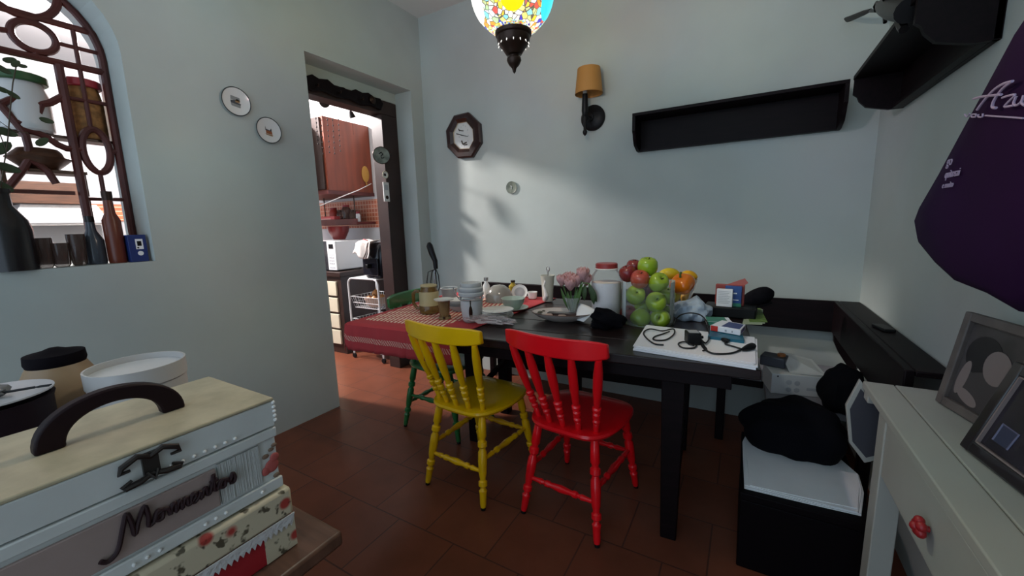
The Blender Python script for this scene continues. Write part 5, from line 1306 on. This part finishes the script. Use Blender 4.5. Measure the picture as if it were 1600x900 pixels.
# white edged grey end flap of the console
Yb = CY1 + .009
ol = [at_y(x, y, Yb) for x, y in ((1343, 592), (1321, 632), (1326, 690), (1350, 722), (1380, 715), (1380, 640))]
pp = [(p_.x - .43, p_.z) for p_ in ol]
fl_ = MB().prism(pp, -(Yb - .5) - .007, -(Yb - .5) + .007, RX(PI / 2)).build('end_flap', whitepaint, t, bevel=.002)
inn_ = [at_y(x, y, Yb) for x, y in ((1344, 606), (1327, 638), (1331, 688), (1352, 713), (1378, 707), (1378, 645))]
part_label(MB().prism([(p_.x - .43, p_.z) for p_ in inn_], -(Yb - .5) + .0065, -(Yb - .5) + .0085, RX(PI / 2)).build('inset', mat('inset_grey', (.055, .055, .065), .4, spec=.2), fl_, smooth=False), 'grey inset of the end flap')

# picture frames on the console
def frame(name, label, px4, Xb, th, border, m_, photo, mat_in=None):
    "px4: inner-left-bottom etc. corners as world points; frame leaning back against the wall"
    BL, BR, TR, TL = px4
    o_ = BL; ux_ = (BR - BL); uy_ = (TL - BL)
    W_, H_ = ux_.length, uy_.length
    ex = ux_.normalized(); ey = (uy_ - ex * uy_.dot(ex)).normalized(); ez = ex.cross(ey)
    M = Matrix((ex, ey, ez)).transposed().to_4x4()
    t = thing(name, label, 'picture frame', BL); t.matrix_world = Matrix.Translation(BL) @ M
    bd = MB()
    def fr_(x0, x1, y0, y1): bd.box(x0, x1, y0, y1, 0, th)
    for (x0, x1, y0, y1) in ((0, border, 0, H_), (W_ - border, W_, 0, H_), (border, W_ - border, 0, border), (border, W_ - border, H_ - border, H_)): fr_(x0, x1, y0, y1)
    bd.build('border', m_, t, bevel=.003)
    MB().box(border * .9, W_ - border * .9, border * .9, H_ - border * .9, .002, th * .4).build('photo', photo, t, smooth=False)
    return t, W_, H_, border, th
ph1 = mat('photo_dim', (.10, .085, .085), .35, var=.6, scale=9)
greyframe = mat('frame_greybrown', (.13, .105, .095), .5, var=.3, scale=20)
blackframe = mat('frame_black', (.012, .008, .010), .3, coat=.3)
BL = at_z(1473, 628, ZD + .001)
BL = Vector((BL.x, BL.y, ZD + .0012))
dirx = Vector((.045, -.20, 0)).normalized(); lean = Vector((.035, .008, .24))
W1, = (.21,)
t, W_, H_, bo, th = frame('grey_photo_frame', 'grey brown picture frame with a black and white portrait on the console', (BL, BL + dirx * W1, BL + dirx * W1 + lean, BL + lean), 0, .018, .022, greyframe, ph1)
hair = mat('photo_black', (.015, .013, .015), .4); skinp = mat('photo_skin', (.22, .17, .16), .4); grp_ = mat('photo_mid', (.06, .05, .05), .4)
def blob(t, nm, x, y, rx1, ry1, m_, z, a=0): MB().lathe([(1, 0), (1, .0006)], 24, T(x, y, z) @ RZ(a) @ SCL(rx1, ry1, 1)).build(nm, m_, t, smooth=False)
zt_ = th * .4 + .0002
blob(t, 'photo_hair', .080, .150, .050, .048, hair, zt_); blob(t, 'photo_face', .125, .135, .036, .040, skinp, zt_ + .0008, .3); blob(t, 'photo_arm', .045, .085, .014, .045, skinp, zt_ + .0006, -.15)
blob(t, 'photo_body', .105, .07, .06, .045, grp_, zt_ + .0004); blob(t, 'photo_hand', .075, .045, .035, .014, skinp, zt_ + .0016, -.3)
BL = at_z(1512, 700, ZD + .001); BL = Vector((BL.x, BL.y, ZD + .0012))
dirx = Vector((.03, -.20, 0)).normalized(); lean = Vector((.06, .02, .19))
t, W_, H_, bo, th = frame('black_photo_frame', 'black picture frame with a thin pale inner edge in front on the console', (BL, BL + dirx * .26, BL + dirx * .26 + lean, BL + lean), 0, .016, .024, blackframe, mat('photo_night', (.025, .02, .03), .25, var=.5, scale=12))
z_ = th + .0002
for (x0, x1, y0, y1) in ((bo, bo + .003, bo, H_ - bo), (bo, W_ - bo, bo, bo + .003), (bo, W_ - bo, H_ - bo - .003, H_ - bo), (W_ - bo - .003, W_ - bo, bo, H_ - bo)):
    MB().box(x0, x1, y0, y1, th * .4, th * .8).build('inner_edge', mat('edge_pale', (.22, .17, .16), .4), t)
MB().box(.05, .085, .045, .08, th * .4, th * .4 + .001).build('photo_shape', mat('photo_blue', (.03, .035, .07), .4), t)
MB().tube([(.048, .046, th * .45), (.048, .082, th * .45), (.088, .080, th * .45), (.085, .045, th * .45)], .0018, 6).build('photo_line', mat('photo_line', (.12, .12, .2), .4), t)

# purple tote bag on a wall hook
purp = mat('bag_purple', (.022, .002, .036), .75, spec=.12, var=.25, scale=4)
XB = .37
px_ol = [(1600, 8), (1545, 112), (1500, 196), (1462, 268), (1428, 328), (1420, 350), (1425, 380), (1450, 412), (1480, 441), (1530, 462), (1580, 492)]
ol = [at_x(x, y, XB) for x, y in px_ol]
top_r = Vector((XB, .80, 1.62)); right = Vector((XB, .74, 1.28))
ol2 = ol + [Vector((XB, .80, 1.13)), Vector((XB, .71, 1.22)), right, Vector((XB, .74, 1.45)), Vector((XB, .84, 1.60))]
cb_ = sum(ol2, Vector()) / len(ol2)
t = thing('purple_bag', 'stuffed purple fabric bag with white lettering hanging on the right wall', 'bag', (XR - .005, cb_.y, cb_.z))
n = len(ol2); v = []; f = []
lay_ = [(.86, -.185 + .0), (.97, -.172), (1.0, -.14), (1.0, -.06), (.93, -.015), (.8, -.003)]
for s, x in lay_:
    for p_ in ol2: v.append((x, (p_.y - cb_.y) * s, (p_.z - cb_.z) * s))
for i in range(len(lay_) - 1):
    for k_ in range(n): f.append((i * n + k_, i * n + (k_ + 1) % n, (i + 1) * n + (k_ + 1) % n, (i + 1) * n + k_))
m0 = len(v)
for s, x in ((.55, -.196), (.25, -.200)):
    for p_ in ol2: v.append((x, (p_.y - cb_.y) * s, (p_.z - cb_.z) * s))
v.append((-.201, 0, 0))
for k_ in range(n):
    k2 = (k_ + 1) % n
    f += [(k_, m0 + k_, m0 + k2, k2), (m0 + k_, m0 + n + k_, m0 + n + k2, m0 + k2), (m0 + n + k_, m0 + 2 * n, m0 + n + k2)]
f.append(tuple((len(lay_) - 1) * n + k_ for k_ in range(n)))
MB().add(v, f).build('bag_body', purp, t, angle=60)
MB().tube([(-.03, (.90 - cb_.y), 1.56 - cb_.z), (-.03, .95 - cb_.y, 1.8 - cb_.z), (-.02, .99 - cb_.y, 1.90 - cb_.z), (-.03, 1.0 - cb_.y, 1.8 - cb_.z), (-.03, 1.0 - cb_.y, 1.55 - cb_.z)], .007, 6).build('strap', purp, t)
tt = thing('wall_hook', 'small dark wall hook above the purple bag', 'hook', (XR - .001, .99, 1.88))
MB().box(-.006, 0, -.012, .012, -.03, .04).build('plate', bronze, tt); MB().tube([(-.006, 0, -.01), (-.04, 0, -.012), (-.045, 0, .02)], .005).build('hook', bronze, tt)
let = mat('lettering_lilac', (.42, .33, .46), .6)
def bagpt(x, y, dx=.004):
    p_ = at_x(x, y, XB - .021); return p_ - Vector(t.location) - Vector((dx, 0, 0))
def bagstroke(segs, r, nm):
    w_ = MB()
    for s in segs: w_.tube(smooth_pts([bagpt(*q) for q in s], 5), r, 6)
    return w_.build(nm, let, t)
bagstroke([[(1532, 171), (1540, 160), (1556, 142), (1572, 131), (1588, 126)], [(1588, 126), (1572, 138), (1560, 154), (1556, 166), (1562, 168)], [(1526, 154), (1542, 150), (1570, 147)]], .0022, 'lettering')
bagstroke([[(1572, 152), (1585, 148), (1592, 148), (1580, 160), (1576, 166), (1590, 164)], [(1594, 150), (1590, 160), (1594, 164), (1602, 158), (1606, 148)], [(1606, 150), (1603, 160), (1608, 164)], [(1622, 122), (1614, 150), (1614, 164), (1620, 162)]], .0018, 'lettering')
bagstroke([[(1545, 180), (1605, 184)], [(1512, 178), (1516, 182), (1520, 177)], [(1524, 178), (1523, 182), (1529, 182), (1530, 178), (1524, 178)], [(1534, 178), (1534, 182), (1540, 182), (1541, 177)]], .0014, 'lettering_line')
for s, x, y, sz in (('go', 1485, 252, .026), ('quitosai', 1489, 271, .022), ('e muito', 1482, 289, .017)):
    q = bagpt(x, y, .000)
    M = T(q.x - .0015, q.y, q.z) @ Matrix(((0, 0, -1, 0), (-1, 0, 0, 0), (0, 1, 0, 0), (0, 0, 0, 1)))
    text_mesh('lettering', s, sz, let, t, M, shear=.25)

# ------------------------------------------------------------------ foreground left: sideboard and boxes
ZB = .70
t = thing('sideboard', 'brown wooden sideboard carrying the decorated boxes', 'sideboard', (-1.2, -.1, 0))
sbw = mat('sideboard_wood', (.15, .07, .045), .4, var=.4, scale=6, stretch=(1, 9, 1))
MB().box(-.56, .56, -.52, .528, ZB - .03, ZB).build('top', sbw, t, bevel=.006)
MB().box(-.53, .53, -.49, .49, ZB - .055, ZB - .03).build('moulding', sbw, t, bevel=.008)
MB().box(-.51, .51, -.47, .46, .08, ZB - .055).build('body', sbw, t, bevel=.004)
for x in (-.46, .46):
    for y in (-.42, .41): MB().box(x - .03, x + .03, y - .03, y + .03, 0, .08).build('foot', sbw, t)
BX0, BX1 = -.916, -.698; BY0, BY1 = -.06, .357
Z1, Z2, Z3 = .70, .82, .986
# floral lower box
flm, nt, b = node_mat('floral_print')
tc = nt.nodes.new('ShaderNodeTexCoord'); v1 = nt.nodes.new('ShaderNodeTexVoronoi'); v1.inputs['Scale'].default_value = 22; v2 = nt.nodes.new('ShaderNodeTexNoise'); v2.inputs['Scale'].default_value = 55; v2.inputs['Detail'].default_value = 2
nt.links.new(tc.outputs['Object'], v1.inputs['Vector']); nt.links.new(tc.outputs['Object'], v2.inputs['Vector'])
r1 = nt.nodes.new('ShaderNodeValToRGB'); r1.color_ramp.elements[0].color = (.40, .045, .035, 1); r1.color_ramp.elements[0].position = .16; r1.color_ramp.elements[1].color = (.58, .50, .36, 1); r1.color_ramp.elements[1].position = .27
nt.links.new(v1.outputs['Distance'], r1.inputs[0])
r2 = nt.nodes.new('ShaderNodeValToRGB'); r2.color_ramp.elements[0].position = .36; r2.color_ramp.elements[0].color = (.06, .05, .03, 1); r2.color_ramp.elements[1].position = .42; r2.color_ramp.elements[1].color = (1, 1, 1, 1)
nt.links.new(v2.outputs['Fac'], r2.inputs[0]); mx = nt.nodes.new('ShaderNodeMixRGB'); mx.blend_type = 'MULTIPLY'; mx.inputs[0].default_value = .9
nt.links.new(r1.outputs[0], mx.inputs[1]); nt.links.new(r2.outputs[0], mx.inputs[2]); nt.links.new(mx.outputs[0], b.inputs['Base Color']); b.inputs['Roughness'].default_value = .5
cx_b, cy_b = (BX0 + BX1) / 2, (BY0 + BY1) / 2; hx_, hy_ = (BX1 - BX0) / 2, (BY1 - BY0) / 2
lacem = mat('lace_white', (.58, .56, .56), .8, bump=.4, scale=120)
t = thing('floral_box', 'lower decorated box with floral paper, white lace and a red front', 'box', (cx_b, cy_b, Z1 + .001))
MB().box(-hx_, hx_ + .012, -hy_, hy_ + .008, 0, .062).build('body', mat('box_crimson', (.36, .014, .022), .45), t, bevel=.002)
MB().box(-hx_ - .002, hx_ + .014, -hy_ - .002, hy_ + .010, .064, .116).build('lid', flm, t, bevel=.006)
MB().box(hx_ + .0122, hx_ + .0132, hy_ - .045, hy_ + .0082, .001, .062).build('side_panel', flm, t)
MB().box(hx_ - .03, hx_ + .0135, hy_ + .0081, hy_ + .009, .001, .062).build('side_panel', flm, t)
lc = MB()
yy = -hy_
pts = [(yy, .066)]
i = 0
while yy < hy_ + .006:
    pts += [(yy, .052), (yy + .004, .044), (yy + .008, .052)]; yy += .009
pts += [(hy_ + .009, .066)]
lc.prism(pts, hx_ + .0142, hx_ + .0162, MYZ)
lc.build('lace', lacem, t)
# upper box
agedw = mat('aged_cream', (.50, .43, .29), .5, var=.22, scale=22); facew = mat('face_white', (.66, .67, .66), .5, var=.1, scale=10)
t = thing('keepsake_box', 'cream topped keepsake box with a dark arched handle and script lettering', 'box', (cx_b, cy_b, Z2 + .001))
hb1 = Z3 - Z2 - .001
MB().box(-hx_, hx_, -hy_, hy_, 0, .112).build('body', facew, t, bevel=.002)
ld = MB().box(-hx_ - .003, hx_ + .003, -hy_, hy_ + .003, .114, hb1 - .006).build('lid', facew, t, bevel=.002)
MB().box(-hx_ - .004, hx_ + .004, -hy_, hy_ + .004, hb1 - .006, hb1).build('lid_top', agedw, t, bevel=.002)
FXb = hx_
MB().box(FXb, FXb + .006, -hy_, hy_ + .002, .0, .020).build('trim', facew, t, bevel=.002)
MB().box(FXb, FXb + .005, -hy_, hy_ + .002, .095, .112).build('trim', facew, t, bevel=.002)
MB().box(FXb, FXb + .0035, hy_ - .092, hy_ - .030, .024, .092).build('ribbed_panel', mat('ribbed_white', (.48, .49, .48), .6, bump=.5, scale=60, stretch=(1, 6, .1)), t)
MB().box(FXb, FXb + .0055, -hy_ + .02, hy_ - .095, .026, .088).build('name_panel', mat('panel_pink', (.36, .27, .25), .5, var=.12, scale=14), t, bevel=.001)
# pearls
pearl = mat('pearl', (.75, .74, .72), .15, coat=.6)
for z, n0 in ((.010, 26), (.118, 0)):
    pm_ = MB()
    for y in [hy_ - .035 - .014 * j for j in range(24)]:
        if z < .1 or y < hy_ - .05: 
            if z > .1 and (y > hy_ - .06 or y < hy_ - .15): continue
            if z < .1 and (int((hy_ - y) / .014) % 6 > 2): continue
            pm_.ball(T(FXb + .007 if z < .1 else FXb + .005, y, z if z < .1 else .122) @ SCL(.0028, .0028, .0028), 8, 6)
    pm_.build('pearl_trim', pearl, t)
pm_ = MB()
for j in range(5): pm_.ball(T(FXb + .003, hy_ + .003, .124 + .008 * j) @ SCL(.0033, .0033, .0033), 8, 6)
pm_.build('pearl_trim', pearl, t)
# clasp
cl_ = MB()
yc = .040 - cy_b + .19; yc = at_x(235, 725, BX1 + .004).y - cy_b; zc = at_x(235, 725, BX1 + .004).z - Z2 - .001
for s in (-1, 1):
    for q in (0, 1):
        cl_.tube([(FXb + .007, yc, zc + .012 - .024 * q), (FXb + .010, yc + s * .014, zc + .020 - .036 * q), (FXb + .009, yc + s * .030, zc + .012 - .030 * q), (FXb + .008, yc + s * .033, zc + .004 - .02 * q), (FXb + .008, yc + s * .022, zc + .004 - .014 * q)], [.0035, .0042, .0042, .003, .002], 8)
cl_.box(FXb + .003, FXb + .008, yc - .009, yc + .009, zc - .018, zc + .018)
cl_.tube([(FXb + .009, yc - .006, zc - .008), (FXb + .014, yc, zc - .018), (FXb + .009, yc + .006, zc - .008)], .0025, 6)
cl_.build('clasp', mat('clasp_dark', (.05, .042, .04), .35, metal=.7), t)
# handle: wooden half ring along the length
hA, hB = at_z(50, 712, Z3), at_z(287, 634, Z3)
hl = (hB - hA).length; hm = (hA + hB) / 2
HZ = at_x(205, 596, hm.x).z - Z3
outr = [(hl / 2 * math.cos(a), HZ * math.sin(a) ** .9) for a in [PI * j / 24 for j in range(25)]]
tk = .030
innr = [((hl / 2 - tk) * math.cos(a), (HZ - .021) * math.sin(a) ** .9) for a in [PI * j / 24 for j in range(25)]]
hd = MB(); n = 25; v = []; f = []
for x in (-.010, .010):
    v += [(x, a, z) for a, z in outr] + [(x, a, z) for a, z in innr]
for k_ in range(n - 1):
    f += [(k_, k_ + 1, n + k_ + 1, n + k_), (2 * n + k_, 3 * n + k_, 3 * n + k_ + 1, 2 * n + k_ + 1), (k_, 2 * n + k_, 2 * n + k_ + 1, k_ + 1), (n + k_, n + k_ + 1, 3 * n + k_ + 1, 3 * n + k_)]
f += [(0, n, 3 * n, 2 * n), (n - 1, 3 * n - 1, 4 * n - 1, 2 * n - 1)]
part_label(hd.add(v, f).build('handle', mat('handle_wood', (.012, .004, .006), .5, spec=.2), t, loc=(hm.x - cx_b, hm.y - cy_b, Z3 - Z2 - .001), bevel=.003), 'dark arched wooden handle')
# script lettering "Momentos"
def L(x, y): return x, y
script = []
def st_(*p): script.append(p)
st_((-1.2, -.55), (-.9, -.75), (-.45, -.45), (-.1, .5), (.15, 1.15), (.3, .6), (.35, -.1), (.6, .5), (.95, 1.1), (1.05, .5), (1.0, 0), (1.25, .05))
st_((1.25, .05), (1.45, .5), (1.7, .45), (1.65, .05), (1.4, .05), (1.4, .35), (1.75, .45), (2.0, .35), (2.05, 0))
st_((2.05, 0), (2.2, .45), (2.35, .45), (2.35, 0), (2.5, .42), (2.65, .45), (2.65, 0), (2.8, .42), (2.95, .42), (2.97, .05), (3.1, .05))
st_((3.1, .05), (3.4, .28), (3.4, .48), (3.2, .4), (3.15, .1), (3.35, 0), (3.6, .25), (3.7, .45), (3.7, 0), (3.85, .4), (4.02, .45), (4.05, .05), (4.2, .1))
st_((4.2, .1), (4.45, .8), (4.5, 1.0), (4.45, .2), (4.6, .05)); st_((4.25, .62), (4.7, .68))
st_((4.6, .05), (4.85, .45), (5.1, .4), (5.05, .05), (4.8, .08), (4.9, .4), (5.2, .4), (5.4, .2), (5.6, .55), (5.72, .25), (5.6, .02), (5.4, .05))
pL = at_x(150, 862, BX1); pR = at_x(362, 742, BX1)
y0_ = pL.y - cy_b; y1_ = pR.y - cy_b; zm = pR.z - Z2 - .009
sc = (y1_ - y0_) / 6.9
sm_ = MB()
for s in script:
    sm_.tube([Vector((FXb + .009, y0_ + (x + 1.2) * sc, zm + y * sc * 1.15)) for x, y in [(q.x, q.y) for q in smooth_pts([Vector((a, c_, 0)) for a, c_ in s], 5)]], .0030, 8)
sm_.build('lettering', mat('script_dark', (.022, .007, .010), .5), t)
# corner roses
rs = MB()
for (y, z, r_) in ((hy_ - .012, .045, .012), (hy_ - .022, .040, .008), (hy_ - .006, .058, .008)):
    rs.ball(T(FXb + .002, y, z) @ SCL(.0025, r_, r_), 12, 8)
rs.build('rose_motif', mat('rose', (.42, .09, .08), .6), t)
rs = MB()
for (y, z, r_) in ((hy_ - .020, .066, .006), (hy_ - .010, .074, .005), (hy_ - .004, .08, .005), (hy_ - .006, .024, .006)):
    rs.ball(T(FXb + .0018, y, z) @ SCL(.002, r_, r_ * .7), 10, 6)
rs.build('leaf_motif', mat('motif_brown', (.20, .13, .09), .6), t)
# tub, jar, pot with plate behind the boxes
tubm = mat('tub_white', (.50, .47, .45), .35)
cT = (at_z(133, 577, .98) + at_z(287, 558, .98)) / 2; rT = (at_z(133, 577, .98) - at_z(287, 558, .98)).length / 2
t = thing('white_tub', 'round white plastic tub behind the keepsake box handle', 'tub', (cT.x, cT.y, ZB + .001))
hT = .28 - .001
MB().lathe([(rT * .86, 0), (rT * .9, .01), (rT * .97, hT * .8), (rT * .97, hT * .86), (rT, hT * .87), (rT, hT), (rT * .96, hT), (rT * .92, hT * .6), (rT * .8, .012)], 36).build('tub', tubm, t)
MB().lathe([(.001, hT * .935), (rT * .95, hT * .935), (rT * .95, hT * .95), (.001, hT * .95)], 36).build('contents', mat('tub_inside', (.60, .58, .57), .3), t)
cJ = (at_z(33, 562, 1.0) + at_z(122, 552, 1.0)) / 2; rJ = (at_z(33, 562, 1.0) - at_z(122, 552, 1.0)).length / 2
t = thing('clay_jar', 'beige clay jar with a black lid behind the white tub', 'jar', (cJ.x - .015, cJ.y + .01, ZB + .001))
hJ = .30
clay = mat('clay_beige', (.38, .24, .13), .45, var=.2, scale=5)
MB().lathe([(rJ * .9, 0), (rJ * 1.3, .05), (rJ * 1.65, hJ * .5), (rJ * 1.6, hJ * .72), (rJ * 1.15, hJ * .88), (rJ * 1.0, hJ * .93)], 30).build('body', clay, t)
MB().lathe([(rJ * 1.02, hJ * .92), (rJ * 1.08, hJ * .95), (rJ * 1.05, hJ * 1.01), (rJ * .5, hJ * 1.03), (rJ * .2, hJ * 1.05)], 30).build('lid', mat('lid_black', (.006, .004, .006), .8, spec=.1), t)
cP = at_z(0, 632, .965)
t = thing('dark_pot', 'dark cooking pot behind the keepsake box at the left edge', 'pot', (cP.x - .045, cP.y - .01, ZB + .001))
hP = .262; rP = .085
MB().lathe([(rP * .85, 0), (rP * .95, .02), (rP, hP * .96), (rP * 1.04, hP), (rP * .97, hP), (rP * .9, hP * .3)], 32).build('pot', mat('pot_dark', (.016, .009, .013), .5, spec=.2), t)
t2 = thing('white_plate', 'white plate lying on the dark pot', 'plate', (t.location.x, t.location.y, ZB + .0025 + hP))
MB().lathe([(.045, 0), (.05, .003), (rP * 1.04, .008), (rP * 1.04, .011), (.05, .006), (.001, .005)], 36).build('plate', mat('plate_white', (.50, .48, .50), .3), t2)
o = MB().ball(SCL(.030, .022, .010), 16, 10, lambda v: crumple(v, .3, 3, 1)).build('food_scrap', mat('scrap_grey', (.16, .15, .15), .6), loc=(t.location.x + .0, t.location.y + .01, ZB + .0025 + hP + .018))
tag(o, 'grey lump of food on the white plate', 'food')
tt = thing('dark_fork', 'dark fork lying on the white plate', 'fork', (t.location.x + .03, t.location.y + .03, ZB + .0025 + hP + .0145), 1.0)
MB().tube([(-.035, 0, 0), (.0, 0, .002), (.03, .0, .003)], .0025, 6).build('handle', black, tt)
for s in (-1, 0, 1): MB().tube([(.03, 0, .003), (.036, s * .004, .003), (.052, s * .004, .003)], .0013, 5).build('tine', black, tt)

# ------------------------------------------------------------------ light
W = bpy.data.worlds.new('World'); SC.world = W; W.use_nodes = True
bg = W.node_tree.nodes['Background']; bg.inputs[0].default_value = (0.58, 0.745, 0.92, 1); bg.inputs[1].default_value = WORLD_E
def light(name, kind, loc, energy, color, size=.1, rot=None):
    l = bpy.data.lights.new(name, kind); l.energy = energy; l.color = color
    if kind == 'AREA': l.shape = 'DISK'; l.size = size
    else: l.shadow_soft_size = size
    o = bpy.data.objects.new(name, l); COL.objects.link(o); o.location = loc
    if rot: o.rotation_euler = rot
    return o
light('lamp_bulb_light', 'POINT', (lp_.x, lp_.y, gz), GLOBE_E, (.92, .97, 1), .03)
light('kitchen_bulb_light', 'POINT', (-4.3, 1.60, 2.80), KITCH_E, (1, .93, .91), .09)
SC.view_settings.view_transform = 'Standard'; SC.view_settings.look = 'None'; SC.view_settings.gamma = 1; SC.view_settings.use_curve_mapping = False
SC.view_settings.exposure = EXPO
SC.cycles.max_bounces = 10; SC.cycles.transparent_max_bounces = 16
bpy.context.view_layer.update()
